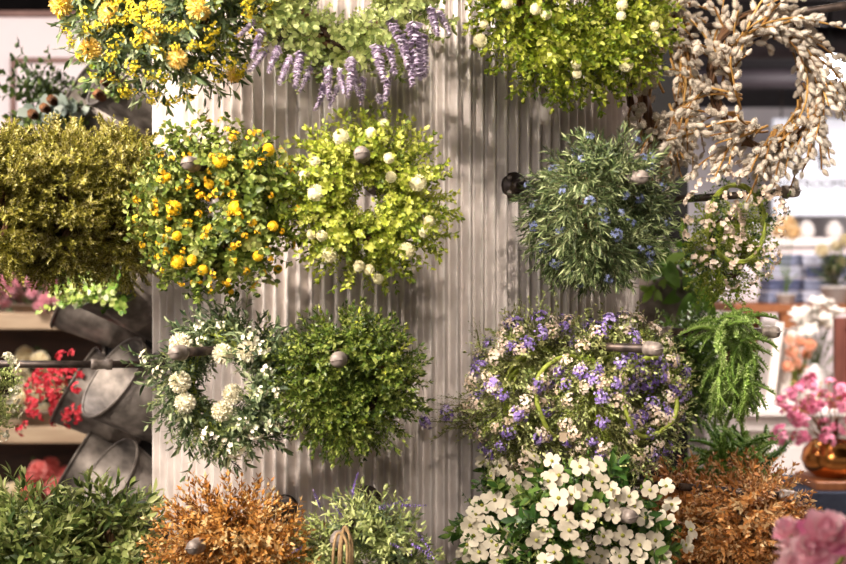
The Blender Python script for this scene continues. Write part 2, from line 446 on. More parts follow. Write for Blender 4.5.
# ------------------------------------------------------------------ PIPE HOOKS
def along(d, o=(0, 0, 0)):
    f = frames(np.array([d], float), (0.02, 0, 1))[0]
    m = Matrix(f.tolist()).to_4x4(); m.translation = Vector(o); return m
def hook(label, tip, ang, aflange=None, coupling=None, rt=409, rp=3.2*U, dz=-.012):
    """a flange screwed to the column, a pipe and an end cap; tip = photo pixel of the cap"""
    a = ang
    d = 1175-rt*math.cos(R(a)); T = at(tip[0], tip[1], d)
    p, nn = skin(a if aflange is None else aflange)
    base = Vector((p[0], p[1], 0)); base += Vector((nn[0], nn[1], 0))*(amp)
    base.z = T.z+dz
    dv = T-base; L = dv.length
    yaw = math.atan2(dv.x, -dv.y)
    r = thing('pipe_hook', label, 'pipe hook', base, (0, 0, yaw), 'pipe hooks on the column')
    dl = Matrix.Rotation(-yaw, 3, 'Z') @ dv.normalized()
    A = along(dl)
    nl = Matrix.Rotation(-yaw, 3, 'Z') @ Vector((nn[0], nn[1], 0))
    B = along(nl)
    fr = 11.5*U
    g = Geo().lathe([(0, -0.004), (fr, -0.004), (fr, 0.003), (fr*.93, 0.006), (fr*.5, 0.007), (fr*.42, 0.02), (fr*.40, 0.024), (0, 0.024)], 28, B)
    fl = obj('flange', g, M['iron'], r)
    for k in range(4):
        t = PI/4+k*PI/2
        q = B @ Vector((fr*.72*math.cos(t), fr*.72*math.sin(t), 0.004))
        mb = B.copy(); mb.translation = q
        g = Geo().lathe([(0.0068, 0), (0.0068, .004), (0.0048, .008), (0, .009)], 8, mb)
        obj('bolt', g, M['capiron'], fl)
    g = Geo().lathe([(0, 0), (rp, 0), (rp, L-.012), (0, L-.012)], 16, A); obj('pipe', g, M['iron'], r)
    c = rp*1.62; mc = A.copy(); mc.translation = A @ Vector((0, 0, L-.034))
    g = Geo().lathe([(rp, 0), (c*.97, 0.0), (c*1.05, .004), (c*1.05, .012), (c*.93, .014), (c*.95, .03), (c*.8, .037), (c*.4, .0405), (0, .041)], 24, mc)
    obj('end_cap', g, M['capiron'], r)
    mr = A @ Matrix.Translation((0, 0, L+.0068)) @ Matrix.Rotation(R(8), 4, 'Z'); g = Geo().box((-c*.82, -.0012, -.006), (c*.82, .0012, .0012), bev=.0008).moved(mr); obj('casting_seam', g, M['capiron'], r)
    if coupling:
        for cp in (coupling if isinstance(coupling, list) else [coupling]):
            mc = A.copy(); mc.translation = A @ Vector((0, 0, L*cp))
            g = Geo().lathe([(rp, -.027), (rp*1.42, -.027), (rp*1.5, -.02), (rp*1.5, -.012), (rp*1.25, -.009), (rp*1.25, .009), (rp*1.5, .012), (rp*1.5, .02), (rp*1.42, .027), (rp, .027)], 20, mc)
            obj('coupling', g, M['capiron'], r)
    return r, base, dv
hook('iron pipe hook whose cap shows in the wreath of yellow button flowers', (187, 163), -20)
hook('iron pipe hook whose cap shows in the lime wreath with cream pompoms', (361, 153), -1)
hook('iron pipe hook with round flange holding the blue-flowered rosemary wreath', (643, 177), 26, dz=.018)
hook('iron pipe hook at right through the blush blossom ring, below the pussy willow', (797, 191), 52)
hook('iron pipe hook holding the wreath of white chrysanthemum balls', (174, 353), -19)
hook('iron pipe hook whose cap shows in the plain dark green boxwood wreath', (337, 360), -3)
hook('iron pipe hook holding the purple and white statice wreaths', (658, 349), 27)
hook('iron pipe hook with a coupling, the light green fern wreath hanging from it', (777, 332), 52, coupling=0.36)
hook('iron pipe hook whose cap shows in the rust orange wreath', (192, 548), -19)
hook('iron pipe hook with jute twine looped over its cap', (337, 541), -3)
hook('iron pipe hook whose cap shows among the white dogwood flowers', (632, 517), 25)
hook('iron pipe hook at bottom right holding the brown leaf wreaths', (795, 497), 52)
hook('iron pipe hook at left with a coupling, in front of the tin buckets', (-60, 364), -62, aflange=-92, coupling=0.27, rt=420)
hook('iron pipe hook at left carrying the three olive heath wreaths', (-60, 150), -62, aflange=-90, rt=420)
hook('iron pipe hook at bottom left carrying the green ruscus wreaths', (-60, 540), -62, aflange=-90, rt=420)
hook('iron pipe hook above the frame carrying the mimosa yellow wreath', (150, -28), -20)
hook('iron pipe hook above the frame carrying the lavender wreath', (352, -34), 4)
hook('iron pipe hook above the frame carrying the wide green pompom wreath', (610, -34), 26)
hook('iron pipe hook at top right through the pussy willow wreaths', (880, 0), 52, rt=470)

# ------------------------------------------------------------------ leaf materials
M['lime'] = mleaf('lime_leaf', ['#7d8240', '#566a1c', '#8d9c2e', '#b6bc45', '#d3d274'], 0.5, 0.3)
M['limedk'] = mleaf('green_leaf', ['#6c6f33', '#4c6418', '#7f9326', '#a4ab34', '#c3c566'], 0.5, 0.3)
M['yel_leaf'] = mleaf('euonymus_leaf', ['#6b6a2e', '#37491c', '#62752a', '#8b9744', '#b8b970'], 0.5, 0.28)
M['grey_leaf'] = mleaf('grey_green_leaf', ['#6f7448', '#2f4128', '#4e613e', '#7a8960', '#b0b68c'], 0.55, 0.2)
M['sage'] = mleaf('sage_leaf', ['#7c7a4c', '#64763e', '#96a45e', '#bcc47e', '#d6da96'], 0.55, 0.3)
M['rosemary'] = mleaf('rosemary_leaf', ['#6d6444', '#28361e', '#4c5e36', '#788754', '#aeb684'], 0.5, 0.2)
M['box'] = mleaf('boxwood_leaf', ['#5c5a2a', '#243610', '#445a1c', '#6d7e30', '#a4ad58'], 0.4, 0.22)
M['boxdk'] = mleaf('dark_boxwood_leaf', ['#4a4a24', '#1f3512', '#375219', '#577a24', '#77963a'], 0.4, 0.2)
M['olive'] = mleaf('heath_leaf', ['#4a3a1e', '#565618', '#86802a', '#b0a846', '#dcd298'], 0.6, 0.2)
M['ruscus'] = mleaf('ruscus_leaf', ['#6a6a36', '#33481e', '#5f7236', '#929e56', '#c2c68a'], 0.45, 0.22)
M['rust'] = mleaf('rust_leaf', ['#6a4420', '#80501e', '#b87a30', '#d49e54', '#e0c48c'], 0.55, 0.25)
M['brown'] = mleaf('brown_leaf', ['#7a5a3a', '#7a4a20', '#ae7034', '#c89054', '#d8b888'], 0.55, 0.25)
M['fern'] = mleaf('fern_leaf', ['#5f7a2a', '#3f621e', '#6f8f38', '#98b256', '#c4d490'], 0.55, 0.22)
M['ferndk'] = mleaf('spiky_leaf', ['#4a5a22', '#35541c', '#587c2c', '#7c9840', '#a4b868'], 0.5, 0.22)
M['broad'] = mleaf('broad_leaf', ['#6b7030', '#1f3818', '#385a24', '#5c7634', '#8c9c50'], 0.4, 0.2)
M['moss'] = mleaf('moss_leaf', ['#6d7a26', '#63801f', '#8fa332', '#b2bb4e', '#d0d283'], 0.6, 0.3)
M['deep'] = mleaf('deep_leaf', ['#4a4a2a', '#26361c', '#3d5028', '#5f7438', '#7f9048'], .5, .2)
M['lace'] = mleaf('lacy_leaf', ['#7a7844', '#464c26', '#6d7240', '#96985a', '#c0bc80'], .55, .2)
M['yellow'] = mleaf('yellow_petal', ['#7a8030', '#c99a06', '#ecc414', '#f5d42a', '#f8e058'], 0.6, 0.2, 0.25)
M['gold'] = mleaf('golden_petal', ['#7a7430', '#cfa406', '#ecc31c', '#f5d02c', '#f8dc58'], 0.6, 0.15, 0.2)
M['peach'] = mleaf('apricot_petal', ['#7a7430', '#dcb044', '#f2cf64', '#f7da84', '#fae4a0'], 0.6, 0.15, 0.2)
M['mimosa'] = mleaf('mimosa_petal', ['#6f7a34', '#b3a012', '#dcc628', '#ead63e', '#f2e266'], 0.6, 0.2, 0.25)
M['orange_y'] = mleaf('amber_petal', ['#7a7430', '#cc930c', '#e4ae14', '#eebe22', '#f2d048'], 0.6, 0.2, 0.25)
M['cream'] = mleaf('cream_petal', ['#8a8450', '#cfc58e', '#e2d9ab', '#ece5c0', '#f2edd2'], 0.7, 0.15, 0.2)
M['white'] = mleaf('white_petal', ['#7c8a54', '#d4caa4', '#e6dec0', '#eee8d2', '#f4f0e0'], 0.7, 0.15, 0.2)
M['purple'] = mleaf('purple_petal', ['#5d6a3a', '#5f4590', '#8266b2', '#a48ccc', '#cabae4'], 0.6, 0.2, 0.3)
M['lilac'] = mleaf('lilac_petal', ['#6f7a48', '#9c8aa4', '#bcaac2', '#d2c4d6', '#e6dce6'], 0.6, 0.2, 0.25)
M['blue'] = mleaf('blue_petal', ['#5d6a4a', '#4a527c', '#68729e', '#8690ba', '#a8b0cc'], 0.6, 0.2, 0.3)
M['blush'] = mleaf('blush_petal', ['#6c7a38', '#c4a688', '#e0c8ae', '#ecd9c6', '#f4e6d8'], 0.6, 0.2, 0.25)
M['dogwood'] = mleaf('dogwood_petal', ['#6b7c2c', '#98963a', '#c6baa2', '#d0c5ae', '#dcd3c0'], 0.6, 0.2)
M['catkin'] = mleaf('catkin_fur', ['#7a5230', '#a09282', '#bcae9c', '#cfc3b2', '#ded4c6'], 0.9, 0.1, 0.3)
M['twig'] = mleaf('willow_twig', ['#96702e', '#7a5426', '#9a7036', '#b68a48', '#c49a58'], 0.7, 0)
M['stemgreen'] = mleaf('green_stem', ['#7f8c2c', '#7f8c2c', '#93a03a', '#a7b24c', '#b2bc5c'], 0.6, 0)

rs = np.random.RandomState(11)
LF_OV = [leaf8(.55, .12, .15), leaf8(.62, .1, .3), leaf8(.5, .15, .05)]
LF_RD = [leaf8(.85, .1, .12), leaf8(.78, .14, .3)]
LF_PT = [leaf5(.42, .15, .2), leaf5(.48, .12, .35), leaf5(.38, .2, 0)]
LF_LA = [leaf(.28, .15, .25, .35), leaf(.24, .15, .1, .35), leaf(.3, .12, .4, .35)]
LF_NE = [leaf5(.17, .25, .15), leaf5(.2, .25, .35), leaf5(.15, .25, 0.0)]
SP = {}
SP['euo'] = [sprig(7, LF_RD, rs, (72, 40), (.19, .14), 'opposite', .012, .3, jit=.2) for _ in range(6)]
SP['oval'] = [sprig(9, LF_OV, rs, (68, 35), (.165, .12), 'opposite', .010, .3, jit=.24) for _ in range(6)]
SP['box'] = [sprig(9, LF_PT, rs, (58, 28), (.21, .17), 'opposite', .010, .25, jit=.22) for _ in range(6)]
SP['fine'] = [sprig(11, LF_PT, rs, (55, 28), (.16, .12), 'opposite', .010, .4, jit=.24) for _ in range(6)]
SP['lance'] = [sprig(11, LF_LA, rs, (60, 28), (.30, .22), 'spiral', .012, .3, jit=.2) for _ in range(6)]
SP['ruscus'] = [sprig(10, [leaf(.34, .15, .3, .4), leaf(.3, .15, .1, .4)], rs, (60, 28), (.36, .28), 'spiral', .012, .35, jit=.22) for _ in range(6)]
SP['rose'] = [sprig(26, LF_NE, rs, (62, 22), (.36, .28), 'spiral', .014, .4, 0.0, jit=.24) for _ in range(6)]
_h = [sprig(13, [leaf5(.34, .2, .1), leaf5(.3, .2, .2)], rs, (55, 30), (.22, .15), 'spiral', 0, .2, 0, jit=.18) for _ in range(3)]
def plume(rs):
    g = Geo(); t = np.linspace(0, 1, 5); b = rs.uniform(-.2, .2, 2)
    g.tube(np.stack([b[0]*t*t, b[1]*t*t, t], -1), .010, 3, 0, False)
    n = 13; D, P, S = [], [], []
    for i in range(n):
        z = .12+.88*i/n; a = i*2.4; be = R(40-14*z)
        D.append((math.sin(be)*math.cos(a), math.sin(be)*math.sin(a), math.cos(be))); P.append((b[0]*z*z, b[1]*z*z, z)); S.append(.40*(1.1-.62*z))
    D.append((2*b[0], 2*b[1], 1)); P.append((b[0]*.9, b[1]*.9, .92)); S.append(.22)
    return g.mix(_h, np.array(D), np.array(P), np.array(S), rs.normal(0, 1, (len(D), 3)), rs.normal(0, .14, len(D)), rs)
SP['plume'] = [plume(rs) for _ in range(5)]
def heath(rs):
    g = sprig(17, [leaf5(.42, .2, .2), leaf5(.36, .2, .1)], rs, (58, 30), (.17, .11), 'opposite', .012, .3, .05, jit=.26, whorl=4)
    for k in range(4):
        z = rs.uniform(.25, .7); a = k*1.57+rs.uniform(0, 1); b = sprig(9, [leaf5(.42, .2, .2)], rs, (58, 30), (.26, .2), 'opposite', .014, .2, .05, jit=.26, whorl=3)
        g.inst(b, [(math.sin(.6)*math.cos(a), math.sin(.6)*math.sin(a), math.cos(.6))], [(0, 0, z)], .42)
    return g
SP['heath'] = [heath(rs) for _ in range(5)]
SP['wispy'] = [sprig(12, [leaf5(.4, .1, .1), leaf5(.5, .1, .1)], rs, (45, 25), (.13, .1), 'spiral', .010, .4, .35) for _ in range(6)]

ME = {}
def meshes(key, mat, builder, n=3):
    ME[key] = [builder(np.random.RandomState(50+i)).mesh(key, M[mat]) for i in range(n)]
meshes('billy', 'gold', lambda r: pompom(330, .86, .17, .13, r, .2))
meshes('apricot', 'peach', lambda r: pompom(200, .7, .42, .16, r))
meshes('creamball', 'cream', lambda r: pompom(330, .86, .17, .12, r, .25))
meshes('mum', 'white', lambda r: pompom(240, .68, .42, .17, r, .1))
FL5 = [floret(5, .75, .3), floret(5, .7, .5)]
meshes('amber', 'orange_y', lambda r: umbel(6, FL5, r, 1.0, .5, .03))
meshes('mimosa', 'mimosa', lambda r: umbel(32, [floret(5, .85, .8)], r, 1.0, .19, .02))
meshes('purple', 'purple', lambda r: umbel(40, FL5, r, .8, .15, .012, 1.0, .22))
meshes('whitelace', 'blush', lambda r: umbel(44, FL5, r, .8, .14, .012, 1.0, .2))
meshes('bluebit', 'blue', lambda r: umbel(12, [floret(5, .35, .4)], r, .9, .36, .02))
meshes('lavender', 'lilac', lambda r: spike(r, 15, 8, .155), 4)
meshes('lavsmall', 'purple', lambda r: spike(r, 10, 5, .09), 4)
meshes('buds', 'white', lambda r: umbel(9, [floret(5, .9, .9)], r, .8, .3, .03))
meshes('blossom', 'blush', lambda r: umbel(7, [floret(5, .8, .6)], r, 1.0, .5, .03))

# ------------------------------------------------------------------ WREATHS ON THE COLUMN
def on_pixels(W, name, key, spots, back=0.0, size=1.0, k=0.95, label=None):
    for px, py, r in spots:
        x, d = W.hit(px, py, k); W.put(name, ME[key], x, d, r*W.px*size, label, back)
def scatter(W, name, key, n, r, front=0.0, droop=0.0, k=0.9, back=0.0, label=None, vary=.25, th=None, lean=0.0):
    P, D = W.facing(n, front, droop, k, lean, th)
    for x, d in zip(P, D): W.put(name, ME[key], x, d, r*W.px*W.rs.uniform(1-vary, 1+vary), label, back)

# W4 yellow buttons
W = Wreath('button_flower_wreath', 'round green wreath dotted with golden button flowers and small amber blossoms', 217, 207, 86, 830, -18, tube=.5, seed=4)
W.foliage(SP['euo'], 800, 'yel_leaf', .98, lean=.2, droop=.12, hole=.55)
on_pixels(W, 'button_flower', 'billy', [(220, 161, 8.5), (236, 208, 8.5), (174, 208, 8.5), (219, 192, 6), (209, 184, 5.5), (177, 236, 5.5), (164, 239, 5.5), (178, 262, 8), (192, 260, 6), (203, 270, 6), (268, 150, 7.5), (273, 226, 6), (167, 177, 5), (278, 269, 5), (258, 256, 6), (283, 168, 5)], 0, .95)
scatter(W, 'amber_blossom', 'amber', 96, 3.9, -.1, k=1.0)
# W5 lime with cream pompoms
W = Wreath('pompom_wreath', 'round lime green wreath with cream pompom flowers, second in the middle row', 368, 199, 84, 825, 4, tube=.52, seed=5)
W.foliage(SP['oval'], 900, 'lime', 1.0, lean=.15, droop=.05, hole=.6)
on_pixels(W, 'pompom_flower', 'creamball', [(341, 137, 8.5), (371, 133, 6), (383, 124, 6), (315, 162, 6), (304, 176, 6), (316, 193, 9), (389, 158, 6), (391, 177, 6), (418, 183, 9), (429, 221, 6), (424, 232, 6), (406, 251, 9), (322, 236, 6), (312, 234, 5.5), (329, 255, 8.5), (359, 266, 6), (369, 270, 6), (378, 279, 6)], 0, 1.0)
# W3 wide green pompom wreath on top
W = Wreath('pompom_wreath', 'wide olive green wreath with pale pompoms at top, beside the pussy willow', 572, -12, 118, 850, 24, tube=.5, seed=6)
W.foliage(SP['oval'], 1300, 'limedk', .85, lean=.2, droop=.25, hole=.5)
on_pixels(W, 'pompom_flower', 'creamball', [(480, 41, 7.5), (546, 14, 6), (536, 9, 6), (507, 3, 6), (622, 5, 6), (654, 26, 5.5), (655, 36, 5.5), (626, 65, 7.5), (576, 64, 5.5), (577, 74, 5), (484, 24, 4.5), (621, 16, 5)], 0, 1.0)
# W1 mimosa
W = Wreath('mimosa_wreath', 'bushy wreath of yellow mimosa clusters and apricot pompoms at top left', 166, -14, 112, 830, -18, tube=.52, seed=7)
W.foliage(SP['lance'], 620, 'grey_leaf', .95, lean=.3, droop=.3, hole=.5)
W.foliage(SP['oval'], 160, 'limedk', .8, 'small_foliage', lean=.2, droop=.2)
on_pixels(W, 'pompom_flower', 'apricot', [(66, 4, 12), (112, 15, 11), (94, 47, 11), (178, 57, 10), (231, 71, 8), (155, 36, 8), (200, 8, 12)], -.01, 1.0)
scatter(W, 'mimosa_cluster', 'mimosa', 98, 8.0, .05, .25, k=1.0, th=(PI*.93, PI*2.07))
# W2 lavender
W = Wreath('lavender_wreath', 'sage green wreath with hanging pale lavender spikes at top centre', 347, -16, 104, 815, 4, tube=.45, seed=8, ringr=.16)
W.foliage(SP['euo'], 620, 'sage', .95, lean=.45, droop=.35, hole=.55)
for (px, py, dx, dy, L) in [(265, 22, -.3, 1, 40), (270, 42, -.5, 1, 35), (302, 42, -.1, 1, 44), (296, 50, -.6, 1, 38), (330, 58, -.1, 1, 40), (352, 48, 0, 1, 45), (352, 62, .1, 1, 35), (375, 35, .1, 1, 50), (388, 10, .3, 1, 45), (376, 88, .4, 1, 32), (412, 10, .1, 1, 62), (420, 25, .15, 1, 50), (428, 0, .3, 1, 38), (326, 75, -.1, 1, 36), (390, 60, -.1, 1, 40), (405, 42, .25, 1, 46), (341, 80, -.4, 1, 28), (435, 5, .5, .9, 34), (385, 35, .3, 1, 40), (283, 40, -.5, 1, 36), (312, 60, -.2, 1, 34), (362, 70, .1, 1, 34), (398, 25, .3, 1, 44), (415, 35, .3, 1, 44), (338, 62, .2, 1, 34), (258, 15, -.5, .8, 30)]:
    x, d = W.hit(px, py, 1.0); dv = W.A @ np.array([dx, -.25, -dy])
    W.put('lavender_spike', ME['lavender'], x, norm(dv), L*W.px)
# W6 rosemary
for i, (px, py, rp, d, yaw, lab) in enumerate([(584, 214, 74, 905, 40, 'back rosemary wreath with needle leaves, nearest the flange on the zinc column'), (608, 208, 76, 836, 40, 'front rosemary wreath with drooping needle leaves and blue flowers around the hook cap')]):
    W = Wreath('rosemary_wreath', lab, px, py, rp, d, yaw, tube=.5, seed=20+i, group='rosemary wreaths on one hook')
    W.foliage(SP['rose'], 640, 'rosemary', .92, lean=.25, droop=.55, hole=.45, tint=.12)
    scatter(W, 'blue_blossom', 'bluebit', 22, 5.8, -.05, k=.95)
# W8 boxwood
W = Wreath('boxwood_wreath', 'plain round boxwood wreath of dark and lime leaves without flowers', 351, 382, 70, 828, 2, tube=.53, seed=9)
W.foliage(SP['box'], 1150, 'box', .95, lean=.2, droop=.05, hole=.35, tint=.12, jit=.15, base=.3)
W.foliage(SP['box'], 70, 'lime', .98, 'young_shoots', lean=.2, droop=.05, hole=.6, tint=.05, label='lime yellow young shoots')
# W7 white chrysanthemums
W = Wreath('chrysanthemum_wreath', 'loose grey green wreath with white chrysanthemum balls and an open centre', 226, 382, 76, 850, -14, tube=.43, seed=10, ring=True, ringmat='stemgreen', ringr=.22)
W.foliage(SP['lance'], 320, 'grey_leaf', 1.15, lean=.75, droop=.2, hole=.65)
W.foliage(SP['ruscus'], 200, 'grey_leaf', 1.1, 'broad_foliage', lean=.7, droop=.2, hole=.6)
W.foliage(SP['oval'], 60, 'sage', 1.1, 'small_foliage', lean=.6, droop=.2)
on_pixels(W, 'chrysanthemum', 'mum', [(181, 345, 12), (223, 354, 10.5), (248, 352, 11), (180, 382, 11), (185, 403, 10.5), (233, 394, 10.5), (222, 411, 10.5)], 0, 1.0)
on_pixels(W, 'bud_cluster', 'buds', [(252, 337, 11), (262, 349, 9), (150, 358, 11), (160, 372, 8), (200, 327, 7), (203, 340, 7), (221, 326, 6), (212, 434, 11), (235, 445, 12), (255, 430, 10), (243, 422, 8), (270, 425, 9), (277, 392, 8), (262, 392, 7), (222, 440, 7), (283, 418, 8), (267, 370, 7)], 0, 1.0, 1.1)
for (px, py, dx, dz) in [(165, 362, -.85, .25), (168, 368, -1, .1), (205, 440, -.5, -1), (245, 320, .1, 1), (212, 320, -.2, 1)]:
    x, d = W.hit(px, py); g = Geo(); dv = W.A @ np.array([dx, -.2, dz])
    g.inst(SP['lance'][0], [dv], [x], 40*W.px); obj('loose_sprig', g, M['grey_leaf'], W.root)
# W9 statice (two)
for i, (px, py, rp, d, yaw, lab) in enumerate([(540, 394, 80, 905, 38, 'back wreath of purple and white statice, a sprig trailing left over the zinc'), (622, 394, 78, 885, 38, 'front wreath of purple and white statice around the pipe cap')]):
    W = Wreath('statice_wreath', lab, px, py, rp, d, yaw, tube=.46, seed=30+i, group='statice wreaths on one hook', ringmat='stemgreen', ringr=.12)
    W.foliage(SP['wispy'], 520, 'sage', 1.15, lean=.4, droop=.15, hole=.5)
    W.foliage(SP['fine'], 460, 'lace', 1.05, 'leafy_foliage', lean=.4, droop=.1, hole=.5)
    t_ = np.linspace(0, 2*PI, 49); g = Geo(); g.tube(np.stack([.5*W.R*np.cos(t_), 0*t_-1.0*W.rt+.1*W.rt*np.sin(3*t_), .5*W.R*np.sin(t_)], -1), 0.0055, 6, .6, False); obj('ring_stem', g, M['stemgreen'], W.root)
    W.foliage(SP['plume'], 90, 'moss', 1.0, 'feathery_foliage', lean=.4, droop=.1, hole=.6, tint=.1)
    scatter(W, 'purple_statice', 'purple', 50, 10.5, -.3, k=1.05, back=.014)
    scatter(W, 'white_statice', 'whitelace', 58, 10.5, -.3, k=1.05, back=.014)
    if i == 0:
        for (px, py, dx, dz, key, L) in [(452, 413, -1, -.1, 'purple', 14), (470, 408, -1, .2, 'whitelace', 13), (430, 420, -1, -.2, 'purple', 12), (480, 395, -.7, .5, 'purple', 12), (476, 425, -.4, -.8, 'whitelace', 12)]:
            x = np.array(W.Mi @ at(px, py, 925)); dv = W.A @ np.array([dx, -.2, dz])
            W.put('purple_statice' if key == 'purple' else 'white_statice', ME[key], x, norm(dv), L*W.px)
        g = Geo()
        for (px, py, L) in [(500, 410, 60), (490, 418, 62), (500, 400, 55), (480, 405, 40), (495, 425, 40)]:
            g.inst(SP['fine'][2], [W.A @ np.array([-1, -.2, .12+.006*(410-py)])], [np.array(W.Mi @ at(px-6, py+4, 918))], L*W.px*.9)
            g.inst(SP['plume'][1], [W.A @ np.array([-1, -.1, -.12+.006*(410-py)])], [np.array(W.Mi @ at(px, py, 925))], L*W.px)
        g.inst(SP['plume'][2], [W.A @ np.array([-.25, -.1, 1])], [np.array(W.Mi @ at(492, 400, 925))], 75*W.px)
        g.inst(SP['plume'][2], [W.A @ np.array([.1, -.1, 1])], [np.array(W.Mi @ at(515, 345, 925))], 45*W.px)
        obj('trailing_sprig', g, M['lace'], W.root)
    else:
        p = np.array(W.Mi @ at(563, 437, 835)); g = Geo(); h = 4.2*W.px
        B = np.array(W.A); fx = W.A @ np.array([1, 0, 0]); fz = W.A @ np.array([0, 0, 1]); fy = W.A @ np.array([0, 1, 0])
        q = [p+fx*sx*h*.8+fz*sy*h for sx, sy in ((-1, -1), (1, -1), (1, 1), (-1, 1))]; q2 = [v+fy*.0012 for v in q]
        g.add(q+q2, None, [(0, 1, 2, 3), (7, 6, 5, 4), (0, 4, 5, 1), (1, 5, 6, 2), (2, 6, 7, 3), (3, 7, 4, 0)])
        M['paper'] = mplain('kraft_tag', ['#8f7d66', '#a8967c'], .8, 0, 40)
        obj('price_tag', g, M['paper'], W.root, False, 'small pale paper tag')
# dogwood flowers
def dogwood(r):
    g = Geo(); a = np.arange(4)*PI/2+r.normal(0, .08, 4); d = np.stack([np.cos(a), np.sin(a), np.full(4, .18)], -1)
    p = Geo(); zs = (0, .3, .62, .9, 1.0); ws = (.14, .72, 1.0, .80, .36); V = []
    for z, w in zip(zs, ws):
        V += [(-w/2, .06*w-.1*z*z, z*(1.0 if z < 1 else 1.0)), (0, -.1*z*z-.0, z*(1 if z < 1 else .93)), (w/2, .06*w-.1*z*z, z)]
    q = []
    for i in range(4): q += [(3*i, 3*i+1, 3*i+4, 3*i+3), (3*i+1, 3*i+2, 3*i+5, 3*i+4)]
    p.add(V, None, q, .6); g.inst(p, d, d*.05, r.uniform(.92, 1.08, 4), (0, 0, 1), r.normal(0, .08, 4))
    g.sphere((0, 0, .08), .2, 8, 5, .1)
    f = fib(26); f = f[f[:, 2] > -.1]; g.inst(blade(.5, 0, .2), f, f*.14+[0, 0, .08], .08, (1, 0, 0))
    return g
ME['dog'] = [dogwood(np.random.RandomState(i)).mesh('dogwood', M['dogwood']) for i in range(4)]
ME['dogside'] = ME['dog']
BR = [sprig(5, [leaf(.5, .12, .3), leaf(.45, .12, .15)], rs, (60, 40), (.42, .36), 'opposite', .012, .3) for _ in range(5)]
WD = []
for lab, px, py, rp, d, yaw, n_ in (('front dogwood wreath with white four-petalled flowers around the hook cap', 588, 548, 96, 838, 22, 170), ('rear dogwood wreath nearest the zinc column, its white flowers partly shaded', 526, 532, 78, 900, 24, 130)):
    W = Wreath('dogwood_wreath', lab, px, py, rp, d, yaw, tube=.5, seed=12, group='dogwood wreaths on one hook')
    W.foliage(BR, n_, 'broad', .85, lean=.3, droop=.15, hole=.5)
    W.foliage(SP['wispy'], 120, 'ruscus', .9, 'fine_foliage', lean=.3, droop=.15, hole=.5)
    W.foliage(SP['oval'], 160, 'boxdk', .85, 'inner_foliage', lean=.3, droop=.1, hole=.5)
    WD.append(W)
DG = [(492, 476, 0), (513, 480, 0), (516, 490, 0), (553, 461, 1), (579, 467, 1), (596, 466, 1), (602, 482, 1), (570, 495, 1), (583, 490, 1), (559, 498, 1), (545, 507, 1), (547, 481, 1), (564, 516, 1), (594, 508, 1), (586, 521, 1), (570, 530, 1), (554, 552, 1), (580, 548, 1), (590, 556, 1), (604, 536, 1), (476, 514, 1), (482, 505, 1), (493, 500, 1), (490, 526, 1), (491, 541, 1), (472, 536, 1), (517, 524, 1), (499, 560, 1), (463, 553, 1), (525, 545, 1), (629, 496, 1), (634, 506, 1), (666, 486, 1), (612, 515, 1), (645, 518, 1), (667, 520, 1), (656, 540, 0), (685, 545, 0), (660, 558, 1), (515, 500, 0), (530, 490, 1), (537, 540, 1), (512, 548, 1), (545, 562, 1), (620, 556, 1), (610, 490, 1), (530, 470, 0), (480, 552, 1), (560, 475, 1), (640, 545, 1), (528, 515, 0), (470, 525, 0), (484, 462, 0), (500, 466, 0), (522, 458, 0), (535, 456, 0), (505, 510, 0), (520, 505, 1), (468, 545, 0), (498, 545, 1), (508, 535, 0), (545, 530, 0), (600, 556, 1), (622, 535, 0), (615, 500, 0), (672, 505, 0), (650, 490, 0), (640, 556, 1), (690, 530, 0)]
for px, py, f in DG:
    W = WD[1] if px < 534 else WD[0]; x, d = W.hit(px+W.rs.normal(0, 1), py, 1.0); to = norm(W.cam-x)
    W.put('dogwood_flower', ME['dog'], x, norm(d*.35+to*(1.0 if f else .25)+W.rs.normal(0, .28, 3)), 9.8*W.px*W.rs.uniform(.85, 1.1))
# W11 rust orange
W = Wreath('rust_wreath', 'bushy rust orange leaf wreath at the bottom, between ruscus and lavender wreaths', 230, 574, 86, 830, -18, tube=.52, seed=13)
W.foliage(SP['box'], 420, 'rust', 1.0, 'leafy_foliage', lean=.25, droop=.0, hole=.5, tint=.2)
W.foliage(SP['fine'], 620, 'rust', 1.08, lean=.25, droop=.0, hole=.5, tint=.18)
W.foliage(SP['wispy'], 120, 'rust', 1.15, 'fine_foliage', lean=.3, droop=-.1, hole=.6)
# W12 bottom lavender
W = Wreath('lavender_wreath', 'pale green wreath with thin purple lavender spikes at the bottom centre', 366, 563, 70, 828, 2, tube=.52, seed=14)
W.foliage(SP['lance'], 430, 'sage', .98, lean=.25, droop=-.05, hole=.5)
W.foliage(SP['lance'], 200, 'grey_leaf', .9, 'grey_foliage', lean=.25, droop=.1, hole=.5)
for (px, py, dx, dz, L) in [(352, 500, .1, 1, 30), (372, 510, .8, .25, 36), (395, 505, 1, 0, 32), (412, 525, .6, -.7, 34), (405, 540, 1, -.5, 36), (322, 512, -.3, .9, 26), (308, 545, -.9, -.3, 26), (300, 560, -.5, -.8, 20), (385, 540, .9, -.4, 30), (425, 545, .3, -1, 28), (345, 520, -.5, .8, 20)]:
    x, d = W.hit(px, py, 1.0); W.put('lavender_spike', ME['lavsmall'], x, norm(W.A @ np.array([dx, -.25, dz])), L*W.px)
# jute twine over the cap
g = Geo(); t = np.linspace(0, 1, 24)
for k, (x0, x1, top) in enumerate(((333, 347, 533), (341, 350, 527), (339, 352, 530))):
    P = []
    for s_ in t:
        th = PI*s_; x = x0+(x1-x0)*(0.5-.5*math.cos(th)); y = 568-(568-top)*math.sin(th)**.5
        P.append(at(x+.6*math.sin(9*s_), y, 740+8*k+6*math.sin(3*s_)))
    g.tube(P, 1.3*U*.75, 6, .5)
tag(obj('twine_loop', g, M['jute']), 'jute twine looped over the bottom centre pipe cap', 'twine')

